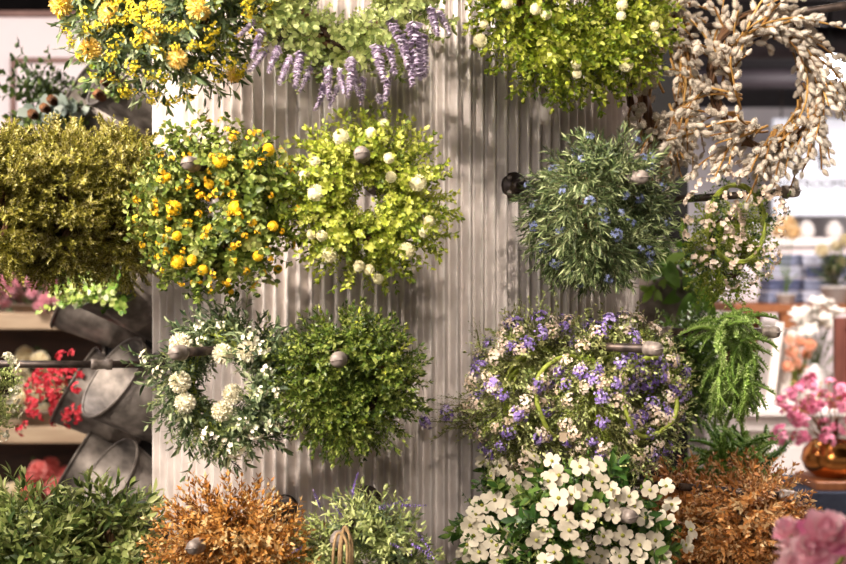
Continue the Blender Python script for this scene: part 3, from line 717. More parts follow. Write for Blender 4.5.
# W14 olive heath x3
for i, (px, d, lab) in enumerate([(118, 940, 'olive yellow heath wreath nearest the zinc column, above the tin buckets'), (60, 905, 'olive yellow heath wreath, the middle of three on the left hook'), (-2, 880, 'olive yellow heath wreath cut off by the left edge of the photo')]):
    W = Wreath('heath_wreath', lab, px, 206, 80, d, -68, tube=.55, seed=40+i, group='heath wreaths on the left hook', ringr=.25)
    W.foliage(SP['heath'], 380, 'olive', .98, lean=.1, droop=-.25, hole=.5, jit=.2, tint=.14, flat=.85)
# W13 ruscus x2
for i, (px, d, lab) in enumerate([(106, 925, 'green ruscus leaf wreath nearest the rust orange wreath, bottom left'), (25, 890, 'green ruscus leaf wreath in the bottom left corner of the photo')]):
    W = Wreath('ruscus_wreath', lab, px, 568, 84, d, -62, tube=.55, seed=50+i, group='ruscus wreaths on the bottom left hook')
    W.foliage(SP['ruscus'], 600, 'ruscus', .95, lean=.15, droop=.15, hole=.5, flat=1.0)
# W15 brown x2
for i, (px, d, lab) in enumerate([(690, 1000, 'brown boxwood leaf wreath touching the dogwood flowers at bottom right'), (752, 945, 'brown boxwood leaf wreath nearest the pink blooms at bottom right')]):
    W = Wreath('brown_leaf_wreath', lab, px, 545, 84, d, 62, tube=.56, seed=60+i, group='brown leaf wreaths on the bottom right hook')
    W.foliage(SP['box'], 420, 'brown', .92, 'leafy_foliage', lean=.2, droop=.25, hole=.5, tint=.2)
    W.foliage(SP['fine'], 620, 'brown', .97, lean=.2, droop=.25, hole=.5, tint=.16)
    W.foliage(SP['wispy'], 60, 'rust', 1.0, 'fine_foliage', lean=.2, droop=.35, hole=.5)
# W17 dark boxwood behind
W = Wreath('boxwood_wreath', 'dark green boxwood wreath behind the fern wreath at the right edge of the column', 690, 368, 60, 1200, 62, tube=.52, seed=70)
W.foliage(SP['box'], 700, 'boxdk', .95, lean=.2, droop=.1, hole=.4, tint=.13)
# fern worm leaves
def worm(rs):
    g = Geo(); t = np.linspace(0, 1, 10); b = rs.uniform(-.2, .2); c = rs.uniform(.35, .75)
    P = np.stack([b*t*t, c*t*t, t*(1-.18*t)], -1)
    g.tube(P, .052*np.sin(PI*np.clip(t*.86+.12, 0, 1))**.5*(1-.4*t)+.004, 6, .42)
    n = 170; z = rs.uniform(.04, .99, n); a = rs.uniform(0, 2*PI, n)
    d = np.stack([np.cos(a), np.sin(a), np.full(n, 1.0)], -1)
    g.inst(leaf5(.34, .2, .3), d, np.stack([b*z*z, c*z*z, z*(1-.18*z)], -1)+.03*d*[1, 1, 0], .125*(1.1-.5*z), (0, 0, 1), rs.normal(.06, .26, n))
    return g
SP['worm'] = [worm(rs) for _ in range(5)]
W = Wreath('fern_wreath', 'bright green fern wreath with soft tapering fronds draped over a pipe hook', 733, 368, 40, 905, 55, tube=.55, seed=71)
n_ = 95; g = Geo(); r_ = W.rs
th_ = r_.uniform(0, 2*PI, n_); er_ = np.stack([np.cos(th_), 0*th_, np.sin(th_)], -1)
ph_ = r_.uniform(0, 2*PI, n_); mm = np.cos(ph_)[:, None]*er_+np.sin(ph_)[:, None]*np.array([0, 1.0, 0])
dd = norm(mm+.55*W.down+r_.normal(0, .25, (n_, 3)))
g.mix(SP['worm'], dd, er_*W.Rm+mm*.004, 38*W.px*r_.uniform(.75, 1.15, n_), np.tile(W.down, (n_, 1)), r_.normal(0, .1, n_), r_)
n_ = 44; tops = np.array([np.array(W.Mi @ at(728+r_.uniform(-14, 16), 330+r_.uniform(-12, 12), 890+r_.uniform(-25, 25))) for _ in range(n_)])
dirs = np.array([W.A @ np.array([r_.uniform(-1, 1), r_.uniform(-1, .3), r_.uniform(-.6, .75)]) for _ in range(n_)])
g.mix(SP['worm'], norm(dirs), tops, 40*W.px*r_.uniform(.75, 1.1, n_), np.tile(W.down, (n_, 1)), r_.normal(.05, .1, n_), r_)
n_ = 26; tops = np.array([np.array(W.Mi @ at(736+r_.uniform(-18, 18), 368+r_.uniform(-22, 14), 885+r_.uniform(-25, 25))) for _ in range(n_)])
dirs = np.array([W.A @ np.array([r_.uniform(-.5, .5), r_.uniform(-.5, .2), -1]) for _ in range(n_)])
g.mix(SP['worm'], norm(dirs), tops, 38*W.px*r_.uniform(.75, 1.1, n_), np.tile(W.down, (n_, 1)), r_.normal(.05, .1, n_), r_)
obj('fronds', g, M['fern'], W.root)
W = Wreath('spiky_wreath', 'dark green spiky wreath rising behind the brown leaf wreaths', 735, 495, 70, 1090, 55, tube=.5, seed=72)
W.foliage(SP['worm'], 260, 'ferndk', 1.25, lean=.35, droop=-.15, hole=.5)
# blossom ring and moss wreath
W = Wreath('moss_wreath', 'fuzzy yellow green moss wreath hanging behind the blush blossom ring', 728, 248, 58, 1010, 42, tube=.5, seed=73)
W.foliage(SP['oval'], 420, 'moss', .95, lean=.2, droop=.3, hole=.5)
W = Wreath('blossom_wreath', 'thin green ring wreath with blush white blossoms under the pussy willow', 737, 224, 58, 905, 30, tube=.33, seed=74, ringmat='stemgreen', ringr=.045)
W.foliage(SP['oval'], 70, 'deep', 1.4, lean=.8, droop=.2, hole=.8)
scatter(W, 'blush_blossom', 'blossom', 56, 5.5, -.4, k=1.0)
# small wreath at the far left edge on the left hook
W = Wreath('eucalyptus_wreath', 'eucalyptus and white hydrangea wreath hanging from the left hook, cut by the left edge', -12, 396, 44, 855, -66, tube=.5, seed=75)
W.foliage(SP['euo'], 190, 'sage', 1.0, lean=.2, droop=.35, hole=.5)
scatter(W, 'white_blossom', 'buds', 20, 10, -.2, k=1.0)

# ------------------------------------------------------------------ PUSSY WILLOW
def catkin():
    g = Geo(); prof = [(0, 0), (.17, .08), (.27, .3), (.28, .5), (.2, .78), (.08, .95), (0, 1.0)]
    g.lathe(prof, 8, None, .6)
    n = 46; f = fib(n); f = f*np.array([.26, .26, .48])+[0, 0, .5]
    d = norm((f-[0, 0, .5])/np.array([.07, .07, .23])+[0, 0, 8.0]); d = norm((f-[0, 0, .45])*[1, 1, .4]+[0, 0, .22])
    g.inst(blade(.5, .1, .75), d, f*.98, .2, (0, 0, 1), np.linspace(-.2, .2, n))
    g.lathe([(.05, -.12), (.1, -.02), (.17, .1), (.13, .2)], 6, None, 0.0)
    return g
ME['catkin'] = [catkin().mesh('catkin', M['catkin'])]
CT = catkin()
def willow(label, px, py, rp, d, yaw, pitch, seed, nb=46, rr=.13):
    W = Wreath('pussy_willow_wreath', label, px, py, rp, d, yaw, pitch, tube=.30, group='pussy willow wreaths at top right', seed=seed, ringr=rr)
    W.Rm = W.R*.56
    r = W.rs; tw = Geo(); K = []
    for b in range(nb):
        th = 2*PI*b/nb+r.normal(0, .1); er = np.array([math.cos(th), 0, math.sin(th)]); et = np.array([-math.sin(th), 0, math.cos(th)])
        sgn = -1
        p = W.Rm*er*r.uniform(.9, 1.02)+np.array([0, r.uniform(-.35, .2)*W.Rm, 0])
        out = r.uniform(.1, 1.15) if b % 5 else r.uniform(-.15, .1)
        v = norm(et*sgn*1.0+er*out+np.array([0, r.uniform(-.5, .2), 0])+.25*W.down)
        L = W.R*r.uniform(.5, .85); n = 8; P = [p]
        for i in range(n):
            v = norm(v+r.normal(0, .08, 3)+.07*W.down - (.06 if out > 0 else .14)*norm(p)); p = p+v*L/n; P.append(p)
        P = np.array(P); tw.tube(P, np.linspace(.0036, .0018, len(P)), 5, r.uniform(.1, 1))
        for i in range(2, n+1):
            for rep in range(1+(r.rand() < .25)):
                q = P[i]*.5+P[i-1]*.5 if rep else P[i]; dd = norm(P[i]-P[i-1])
                side = np.cross(dd, r.normal(0, 1, 3)); side = norm(side)
                cd = norm(dd*.9+side*.75)
                K.append((q+side*.003, cd, r.uniform(.017, .025)))
    obj('twigs', tw, M['twig'], W.root)
    def score(k):
        w = np.array(W.M @ Vector(k[0])); X = 423+w[0]/w[1]*F; Y = 282-(w[2]-CZ)/w[1]*F
        return (0 if (-5 < X < 850 and -5 < Y < 570) else 100)+w[1]
    K.sort(key=score)
    for x, dd, s_ in K[:100]: W.put('catkin', ME['catkin'], x, dd, s_)
    g = Geo(); rest = K[100:]
    g.inst(CT, np.array([k[1] for k in rest]), np.array([k[0] for k in rest]), np.array([k[2] for k in rest]), r.normal(0, 1, (len(rest), 3)), r.normal(0, .12, len(rest)))
    o = obj('catkins', g, M['catkin'], W.root); o['kind'] = 'stuff'
    return W
willow('front pussy willow wreath with an open centre, on the top right hook', 766, 80, 96, 900, 25, 0, 80, 92, .05)
willow('rear pussy willow wreath seen edge on, beside the wide green pompom wreath', 662, 72, 104, 985, 58, 0, 81, 84)

# ------------------------------------------------------------------ LEFT RACK WITH TIN BUCKETS
r = thing('bucket_rack', 'black upright rack beside the column carrying the tin buckets', 'rack', (at(128, 300, 1330).x, 1330*U, 0))
x0 = at(107, 0, 1330).x-r.location.x; x1 = at(170, 0, 1330).x-r.location.x
g = Geo(); g.box((x0, 0.0, 0), (x1, 0.04, 3.2)); obj('back_board', g, M['black'], r, False)
for xx in (x0-.012, x1):
    g = Geo(); g.box((xx, -.02, 0), (xx+.012, .05, 3.2), bev=.002); obj('upright', g, M['zinc'], r, False, 'bare metal edge upright')
M['zincin'] = M['zinc']
ARMS = []
def bucket(label, px, py, rpx, d, dr, depth=1.5, grp='tin buckets beside the column'):
    rad = sz(rpx, d); loc = at(px, py, d); H = rad*depth*1.35; rb = rad*.68
    dr = Vector(dr).normalized(); base = loc-dr*H
    rt_ = thing('tin_bucket', label, 'bucket', base, (0, 0, 0), grp)
    A = along(np.array(dr))
    w = .0025
    g = Geo().lathe([(0, 0), (rb, 0), (rb+.004, .004), (rb+(rad-rb)*.3, H*.3), (rb+(rad-rb)*.31+.002, H*.31), (rb+(rad-rb)*.33, H*.33), (rad, H), (rad-w, H), (rb-w, .008), (0, .008)], 40, A)
    obj('body', g, M['zinc'], rt_)
    t = np.linspace(0, 2*PI, 41); rr = rad+.001
    P = [A @ Vector((rr*math.cos(x), rr*math.sin(x), H)) for x in t]
    g = Geo().tube(P, .0042, 8, .5, False); obj('rim', g, M['zinc'], rt_)
    g = Geo(); P = [A @ Vector((-.02*math.cos(x)*1.0, -(rb+.02)-.02*math.sin(x), H*.15)) for x in np.linspace(0, PI, 9)]
    ARMS.append(base+dr*H*.12); return rt_, loc, dr, rad
FD = (-.66, -.5, .56); SD = (-.86, -.12, .5)
bk = {}
for key, lab, px, py, rp, d, dr in [
    ('f1', 'tilted tin bucket at top left with pine cones and pale leaves', 117, 70, 44, 1190, FD),
    ('f2', 'tilted tin bucket under the heath wreaths, green euonymus in it', 103, 270, 44, 1190, FD),
    ('f3', 'empty tilted tin bucket just behind the left pipe, mouth open to view', 113, 377, 46, 1190, FD),
    ('f4', 'empty tilted tin bucket lowest on the rack, above the ruscus wreath', 107, 479, 45, 1190, FD),
    ('s1', 'tin bucket seen from the side at top left, silver eucalyptus in it', 76, 98, 42, 1310, SD),
    ('s2', 'tin bucket seen from the side left of the one with euonymus', 74, 290, 42, 1310, SD),
    ('s3', 'tin bucket seen from the side, red blossoms spilling from it', 74, 385, 42, 1310, SD),
    ('s4', 'tin bucket seen from the side, lowest behind the ruscus wreath', 74, 462, 42, 1310, SD)]:
    bk[key] = bucket(lab, px, py, rp, d, dr)

RK = [o for o in bpy.data.objects if o.name == 'bucket_rack'][0]
for b_ in ARMS:
    g = Geo(); q_ = b_-RK.location; g.tube([(min(max(q_.x, x0+.02), x1-.02), .0, q_.z-.02), (q_.x, min(q_.y, 0)*.5, q_.z-.01), tuple(q_)], .008, 6, .5); obj('bracket', g, M['iron'], RK)
def spray(name, label, cat, base, items, group=None):
    """a bunch: items = list of (partname, tems or meshes, mat, list of (offset target px,py,d, scale_m)) built from base point"""
    return thing(name, label, cat, base, (0, 0, 0), group)
def bunch_sprigs(root, base, name, tems, mat, tips, seed, stem=.0025, lenf=.6):
    """sprigs whose stems start at base and whose tips reach the given points"""
    g = Geo(); r_ = np.random.RandomState(seed); b = np.array(base); o = np.array(root.location)
    for t in tips:
        t = np.array(t); v = t-b; L = np.linalg.norm(v); d = v/L
        bend = r_.normal(0, .05*L, 3)
        q0 = t-d*L*lenf
        g.tube([b-o, (b+q0)/2+bend*.4-o, q0-o], stem, 4, 0, False)
        g.mix(tems, np.array([norm(d+r_.normal(0, .15, 3))]), np.array([q0-o]), np.array([L*lenf]), r_.normal(0, 1, (1, 3)), r_.normal(0, .12, 1), r_)
    return obj(name, g, M[mat], root)
def pxs(n, x0, x1, y0, y1, d0, d1, seed):
    r_ = np.random.RandomState(seed); return [at(r_.uniform(x0, x1), r_.uniform(y0, y1), r_.uniform(d0, d1)) for _ in range(n)]
def place(root, name, key, p, d, s_, r_=rng, label=None):
    o = bpy.data.objects.new(name, ME[key][r_.randint(len(ME[key]))]); C.objects.link(o); o.parent = root
    o.location = Vector(p)-root.location; f = frames(np.array([d], float), r_.normal(0, 1, 3))[0]
    o.rotation_euler = Matrix(f.tolist()).to_euler(); o.scale = (s_,)*3
    if label: o['label'] = label
    return o
# cones
def cone(r):
    g = Geo(); g.sphere((0, 0, .5), .5, 10, 8, .2, (.5, .5, 1))
    n = 90; i = np.arange(n); z = .02+.96*i/n; a = i*2.4; rad = .38*np.sin(PI*np.clip(z*.86+.1, 0, 1))**.7
    d = np.stack([np.cos(a), np.sin(a), .6-z*.2], -1)
    g.inst(leaf(.95, .1, -.2, .6, .5, .5), d, np.stack([rad*.5*np.cos(a), rad*.5*np.sin(a), z], -1), .3, (0, 0, 1), r.normal(0, .15, n)); return g
M['cone'] = mleaf('pine_cone', ['#3a2618', '#4a2f1c', '#744a2c', '#9a6a44', '#b4875a'], .8, 0)
meshes('cone', 'cone', cone, 2)
M['silver'] = mleaf('silver_leaf', ['#6f6c50', '#6d7c70', '#93a095', '#b3bcb0', '#c8cec2'], .55, .2)
M['variegated'] = mleaf('variegated_leaf', ['#6c7c34', '#5b8a2c', '#86ac44', '#c3d070', '#eef0c8'], .5, .25)
SLV = [sprig(3, [leaf(.95, .08, .1, .5), leaf(.9, .08, .2, .5)], rs, (70, 50), (.4, .34), 'opposite', .012, .3) for _ in range(4)]
b = bk['s1']; base = b[1]-b[2]*b[3]*1.2
T = thing('eucalyptus_spray', 'silver dollar eucalyptus with cones in the top left bucket', 'foliage spray', base)
bunch_sprigs(T, base, 'leaf_stems', SP['euo'], 'deep', pxs(64, 4, 74, 62, 130, 1240, 1340, 1), 1, lenf=.42)
bunch_sprigs(T, base, 'silver_leaves', SLV, 'silver', [at(x, y, 1235) for x, y in ((26, 100), (64, 110), (56, 96))], 2, lenf=.4)
for x, y in ((38, 118), (50, 112), (57, 104)): place(T, 'pine_cone', 'cone', at(x, y, 1228), (-.3, -.8, .3), .036)
b = bk['f1']; base = b[1]-b[2]*b[3]*1.2
T = thing('pine_cone_spray', 'spray with pine cones and pale green leaves in the tilted bucket at top', 'foliage spray', base)
bunch_sprigs(T, base, 'leaf_stems', SP['euo'], 'variegated', pxs(9, 84, 112, 50, 108, 1110, 1180, 3), 3, lenf=.4)
bunch_sprigs(T, base, 'fine_foliage', SP['euo'], 'sage', pxs(6, 98, 130, 60, 95, 1130, 1180, 5), 7, lenf=.45)
for x, y in ((113, 87), (106, 100), (118, 80)): place(T, 'pine_cone', 'cone', at(x, y, 1145), (-.5, -.7, .4), .038)
b = bk['f2']; base = b[1]-b[2]*b[3]*1.2
T = thing('euonymus_spray', 'bright variegated euonymus leaves in the bucket under the heath wreaths', 'foliage spray', base)
bunch_sprigs(T, base, 'leaf_stems', SP['euo'], 'variegated', pxs(46, 42, 118, 262, 304, 1090, 1180, 4), 4, lenf=.36)
bunch_sprigs(T, base, 'dark_leaves', SP['euo'], 'boxdk', pxs(22, 80, 122, 268, 300, 1140, 1190, 6), 6, lenf=.4)
M['red'] = mleaf('red_petal', ['#5a4a2c', '#8e0f22', '#c11c33', '#dd3a48', '#ee6a70'], .6, .2, .2)
meshes('red', 'red', lambda r: umbel(9, [floret(4, .95, .6)], r, 1.0, .5, .03))
b = bk['s3']; base = b[1]-b[2]*b[3]*1.2
T = thing('red_blossom_spray', 'red blossom spray spilling from a tin bucket over the left shelf', 'flower spray', base)
tips = pxs(64, 28, 80, 368, 424, 1250, 1320, 8)+[at(x, y, 1270) for x, y in ((62, 357), (73, 354), (22, 430), (27, 424), (36, 412))]
bunch_sprigs(T, base, 'stems', SP['wispy'], 'deep', tips[:18], 9, lenf=.3)
for i, p in enumerate(tips): place(T, 'red_blossom', 'red', p, norm(np.array(p-base)+[0, -.1, 0]), .017*rs.uniform(.7, 1.2))
# right bucket with dark leaves
bucket('tin bucket at the right edge of the column, dark rubber leaves in it', 688, 268, 44, 1330, (.62, -.3, .6))
base = at(670, 285, 1340); T = thing('rubber_plant_spray', 'dark broad leaves rising from the bucket right of the column', 'foliage spray', base)
bunch_sprigs(T, base, 'leaf_stems', BR, 'boxdk', pxs(13, 660, 712, 240, 300, 1240, 1380, 12), 12, lenf=.75)
T = thing('bucket_rack', 'black upright rack hidden behind the right edge of the column', 'rack', (at(655, 300, 1420).x, 1420*U, 0))
g = Geo(); g.box((-.12, 0, 0), (.12, .04, 3.2)); obj('back_board', g, M['black'], T, False)

# ------------------------------------------------------------------ LEFT BACKGROUND: shelves of flowers
M['tan'] = mplain('tan_wood', ['#a58a6c', '#bda585'], .6, 0, 5, (1, 6, 6))
M['dkwood'] = mplain('dark_wood', ['#2f1e15', '#452d20'], .6, 0, 5, (1, 6, 6))
YS = 2000*U
sx0, sx1 = -3.6, at(140, 0, 2000).x
T = thing('display_shelf', 'dark wooden flower shelf with tan front edges at left', 'shelf unit', ((sx0+sx1)/2, YS, 0))
ox = T.location.x
zs = [at(0, y, 2000).z for y in (203, 313, 427, 540)]
g = Geo(); g.box((sx0-ox, .45, 0), (sx1-ox, .48, zs[0]+.0)); obj('back_panel', g, M['dkwood'], T, False)
for z in zs:
    g = Geo(); g.box((sx0-ox, 0, z-.085), (sx1-ox, .45, z), bev=.006); obj('shelf_board', g, M['tan'], T, False)
for xx in (sx0-ox, sx1-ox-.04):
    g = Geo(); g.box((xx, .02, 0), (xx+.04, .45, zs[0]-.085)); obj('side_panel', g, M['dkwood'], T, False)
M['pinkb'] = mleaf('rose_pink_petal', ['#4f5a2c', '#c4707c', '#dc949e', '#e8b0b6', '#f2ccd0'], .7, .2, .2)
M['coral'] = mleaf('coral_petal', ['#4f5a2c', '#c4504a', '#dd6f66', '#e88a80', '#f0aaa0'], .7, .2, .2)
M['ivory'] = mleaf('ivory_petal', ['#6a6a38', '#d8c48c', '#ead9ac', '#f0e4c4', '#f6efdc'], .7, .2, .25)
meshes('pinkb', 'pinkb', lambda r: pompom(120, .7, .42, .3, r)); meshes('coral', 'coral', lambda r: pompom(120, .7, .42, .3, r)); meshes('ivory', 'ivory', lambda r: pompom(120, .7, .42, .3, r))
M['pot'] = mplain('clay_pot', ['#6d5a4a', '#84705e'], .7, 0, 10)
M['potw'] = mplain('white_pot', ['#d8cfc8', '#e2dad4'], .5, 0, 10)
def potted(name, label, px, py_base, d, wpx, key, blooms, bpart, bs, leaf_tips, lm, seed, potmat='pot', ph=26, cat='potted flowers', group=None):
    """a pot standing at (px, py_base) with blooms at the given photo pixels"""
    base = at(px, py_base, d); base.z += .001
    T = thing(name, label, cat, base, (0, 0, 0), group)
    rr = sz(wpx/2, d); hh = sz(ph, d)
    g = Geo().lathe([(0, 0), (rr*.72, 0), (rr*.95, hh*.85), (rr*1.04, hh*.86), (rr*1.04, hh), (rr*.92, hh), (rr*.85, hh*.9), (0, hh*.9)], 24)
    obj('pot', g, M[potmat], T)
    top = base+Vector((0, 0, hh*.85))
    r_ = np.random.RandomState(seed); st = Geo(); o = np.array(base)
    for bx, by in blooms:
        p = at(bx, by, d+r_.uniform(-60, 40)); v = norm(np.array(p-top)+[0, -.05, 0])
        st.tube([np.array(top)-o, (np.array(top)+np.array(p))/2+[0, 0, .02]-o, np.array(p)-o], .003, 4, 0, False)
        place(T, bpart, key, p, v, bs*r_.uniform(.85, 1.15), r_)
    obj('stems', st, M[lm], T)
    if leaf_tips: bunch_sprigs(T, top, 'foliage', SP['euo'] if lm != 'ferndk' else SP['lance'], lm, leaf_tips, seed+1, lenf=.6)
    return T
potted('carnation_pot', 'rose pink carnations on the upper left shelf', 30, 313, 2040, 40, 'pinkb', [(4, 278), (18, 283), (8, 290), (32, 293), (20, 297), (6, 303), (45, 299), (33, 281), (50, 283), (57, 298), (40, 306), (24, 308), (-6, 288), (12, 270), (46, 272), (-4, 300)], 'carnation', .035, pxs(14, -5, 60, 268, 312, 2080, 2150, 21), 'deep', 31, ph=9)
potted('ivory_rose_pot', 'ivory and pale yellow flowers on the middle left shelf', 40, 427, 2040, 44, 'ivory', [(25, 355), (40, 360), (48, 372), (30, 380), (22, 395), (40, 392), (55, 385), (32, 412), (20, 368), (45, 412), (60, 415), (64, 400), (12, 405)], 'rose', .05, pxs(12, 5, 75, 348, 420, 2080, 2150, 22), 'deep', 32, ph=18)
potted('coral_dahlia_pot', 'coral flowers on the lowest left shelf behind the ruscus wreath', 42, 540, 2040, 44, 'coral', [(38, 470), (48, 478), (30, 480), (42, 490), (55, 488), (66, 474), (64, 490), (28, 492), (50, 466)], 'dahlia', .05, pxs(10, 20, 75, 470, 520, 2080, 2150, 23), 'deep', 33, ph=30)
potted('white_dahlia_pot', 'white flowers in the lower left corner beside the coral flowers', 8, 540, 2040, 40, 'ivory', [(2, 492), (14, 490), (22, 497), (8, 502), (26, 486), (18, 505)], 'dahlia', .045, pxs(6, -5, 30, 490, 530, 2080, 2150, 24), 'deep', 34, ph=30)

# ------------------------------------------------------------------ RIGHT BACKGROUND
M['sign'] = mplain('lit_white_sign', ['#e6e8f0', '#eef0f6'], .5, 0, 2, emit=('#eef0ff', .22))
M['signblue'] = mplain('sign_slate_print', ['#20242e', '#2c303c'], .6)
D = 3900
p0 = at(773, 216, D); p1 = at(868, 118, D); c = (p0+p1)/2
T = thing('restroom_sign', 'lit white sign reading RESTROOMS with two figures, far right', 'sign', c)
g = Geo(); hx, hz = (p1.x-p0.x)/2, (p1.z-p0.z)/2; g.box((-hx, 0, -hz), (hx, .06, hz), bev=.01); obj('panel', g, M['sign'], T, False)
cu = bpy.data.curves.new('lettering', 'FONT'); cu.body = 'RESTROOMS'; cu.align_x = 'CENTER'; cu.extrude = .004; cu.size = sz(12.5, D)
cu.resolution_u = 3; t0_ = bpy.data.objects.new('lettering_curve', cu); C.objects.link(t0_); bpy.context.view_layer.update()
me_ = bpy.data.meshes.new_from_object(t0_.evaluated_get(bpy.context.evaluated_depsgraph_get())); bpy.data.objects.remove(t0_); me_.materials.clear(); me_.materials.append(M['signblue'])
to = bpy.data.objects.new('lettering', me_); C.objects.link(to); to.parent = T; q = at(812, 188, D)-c
to.location = (q.x, -.006, q.z); to.rotation_euler = (PI/2, 0, 0)
for (fx, woman) in ((799, 1), (821, 0)):
    q = at(fx, 160, D)-c; s_ = sz(1, D); g = Geo()
    g.lathe([(0, 0), (2.6*s_, 0), (2.6*s_, .006), (0, .006)], 16, Matrix.Translation((q.x, -.007, q.z+9*s_)) @ Matrix.Rotation(PI/2, 4, 'X') @ Matrix.Translation((0, 0, 0)))
    def poly(pp):
        n_ = len(pp); Vv = [(q.x+x*s_, -.007, q.z+z*s_) for x, z in pp]+[(q.x+x*s_, -.001, q.z+z*s_) for x, z in pp]
        qs = [(i, (i+1) % n_, n_+(i+1) % n_, n_+i) for i in range(n_)]; tr = [(0, i, i+1) for i in range(1, n_-1)]
        g.add(Vv, tr, qs)
    if woman: poly([(-1.6, 6), (1.6, 6), (4, -3), (-4, -3)]); poly([(-1.5, -3), (-.3, -3), (-.3, -9), (-1.5, -9)]); poly([(.3, -3), (1.5, -3), (1.5, -9), (.3, -9)])
    else: poly([(-3.4, 6), (3.4, 6), (3.2, -1), (-3.2, -1)]); poly([(-2.2, -1), (-.3, -1), (-.3, -10), (-2.2, -10)]); poly([(.3, -1), (2.2, -1), (2.2, -10), (.3, -10)])
    obj('figure', g, M['signblue'], T, False)
for dx in (-hx*.8, hx*.8):
    g = Geo(); g.tube([(dx, .03, hz), (dx, .03, CEIL-c.z)], .008, 6); obj('hanger_rod', g, M['iron'], T)
# spot lamp glowing under the ceiling
M['lamp'] = mplain('lamp_lens', ['#ffffff', '#ffffff'], .4, emit=('#f2f4ff', 22))
lp = at(832, 70, 2750)
T = thing('track_lamp', 'bright white lamp under the dark ceiling at right', 'lamp', lp)
g = Geo(); dirv = Vector((-.35, -.75, -.55)).normalized(); A = along(np.array(dirv))
g.lathe([(0, -.16), (.07, -.16), (.1, -.07), (.125, 0), (.118, 0), (.1, -.02)], 20, A); obj('housing', g, M['black'], T)
g = Geo().lathe([(0, -.004), (.112, -.006), (.112, -.012)], 20, A); obj('lens', g, M['lamp'], T)
g = Geo(); g.tube([(0, .05, .05), (0, .05, CEIL-lp.z)], .01, 8); obj('stem', g, M['black'], T)

M['cabinet'] = mplain('white_paint_wood', ['#e2d6d0', '#ebe1dc'], .5, 0, 3)
M['orangew'] = mplain('honey_wood', ['#8e5530', '#a86a40'], .5, 0, 6, (6, 1, 1))
M['navy'] = mplain('navy_cloth', ['#2a2f3e', '#363c4e'], .9, 0, 60)
M['frame_w'] = mplain('pale_board', ['#cfc4ba', '#ddd4cc'], .6, 0, 4)
M['copper'] = mplain('polished_copper', ['#b8763c', '#cc8a4c'], .18, 1.0, 5)
def zb(y, d): return at(0, y, d).z
# white mantel cabinet
d = 1950; z = zb(407, d); xl, xr = at(738, 0, d).x, at(905, 0, d).x
T = thing('white_cabinet', 'white painted cabinet with moulded top behind the pink blossoms', 'cabinet', ((xl+xr)/2, d*U, 0)); ox = T.location.x
g = Geo(); g.box((xl-ox-.04, -.04, z-.05), (xr-ox, .5, z), bev=.012); obj('top', g, M['cabinet'], T, False)
g = Geo(); g.box((xl-ox, .0, z-.13), (xr-ox, .48, z-.05), bev=.015); obj('moulding', g, M['cabinet'], T, False)
g = Geo(); g.box((xl-ox+.05, .05, 0), (xr-ox, .46, z-.13)); obj('body', g, M['cabinet'], T, False)
for k in range(2):
    xa = xl-ox+.1+k*.34; g = Geo(); g.box((xa, .035, .1), (xa+.3, .05, z-.2), bev=.006); dd = obj('door', g, M['cabinet'], T, False)
    g = Geo(); g.sphere((xa+(.27 if k == 0 else .03), .02, (z-.1)/2+.1), .014, 10, 8); obj('knob', g, M['iron'], dd)
ZC = z
# honey wood table behind
d2 = 2600; z2 = zb(304, d2); xl, xr = at(735, 0, d2).x, at(930, 0, d2).x
T = thing('wooden_table', 'honey coloured wooden display table with blue linens on it, right background', 'table', ((xl+xr)/2, d2*U, 0)); ox = T.location.x
g = Geo(); g.box((xl-ox, 0, z2-.06), (xr-ox, 1.0, z2), bev=.006); obj('tabletop', g, M['orangew'], T, False)
for xx in (at(783, 0, d2).x-ox, xr-ox-.12):
    for yy in (.02, .86):
        g = Geo(); g.box((xx, yy, 0), (xx+.11, yy+.11, z2-.06), bev=.004); obj('leg', g, M['orangew'], T, False)
M['blue1'] = mplain('slate_blue_linen', ['#8288a4', '#9aa0b8'], .9, 0, 30); M['blue2'] = mplain('mist_linen', ['#b4b6c8', '#c8c9d6'], .9, 0, 30); M['blue3'] = mplain('ink_blue_linen', ['#555c7e', '#666d8e'], .9, 0, 30)
k = 0
words = ['left', 'middle', 'right']; ordl = ['lowest', 'second', 'third', 'topmost']; cn = ['slate blue', 'mist grey', 'ink blue']
for col in range(3):
    for row in range(4):
        w = .26; x = at(782+col*26, 0, d2+120).x; y0 = (d2+120)*U; zz = z2+row*.085
        ci = (col+row*2) % 3
        g = Geo(); g.box((-w/2, -.15, 0), (w/2, .15, .04), bev=.018); g.box((-w/2+.004, -.148, .041), (w/2-.004, .15, .08), bev=.018)
        o = obj('folded_linen', g, M['blue%d' % (ci+1)]); o.location = (x+.01*((row*7) % 3-1), y0, zz+.001)
        tag(o, '%s folded linen, %s in the %s stack on the wooden table' % (cn[ci], ordl[row], words[col]), 'linen', 'folded linens on the wooden table')
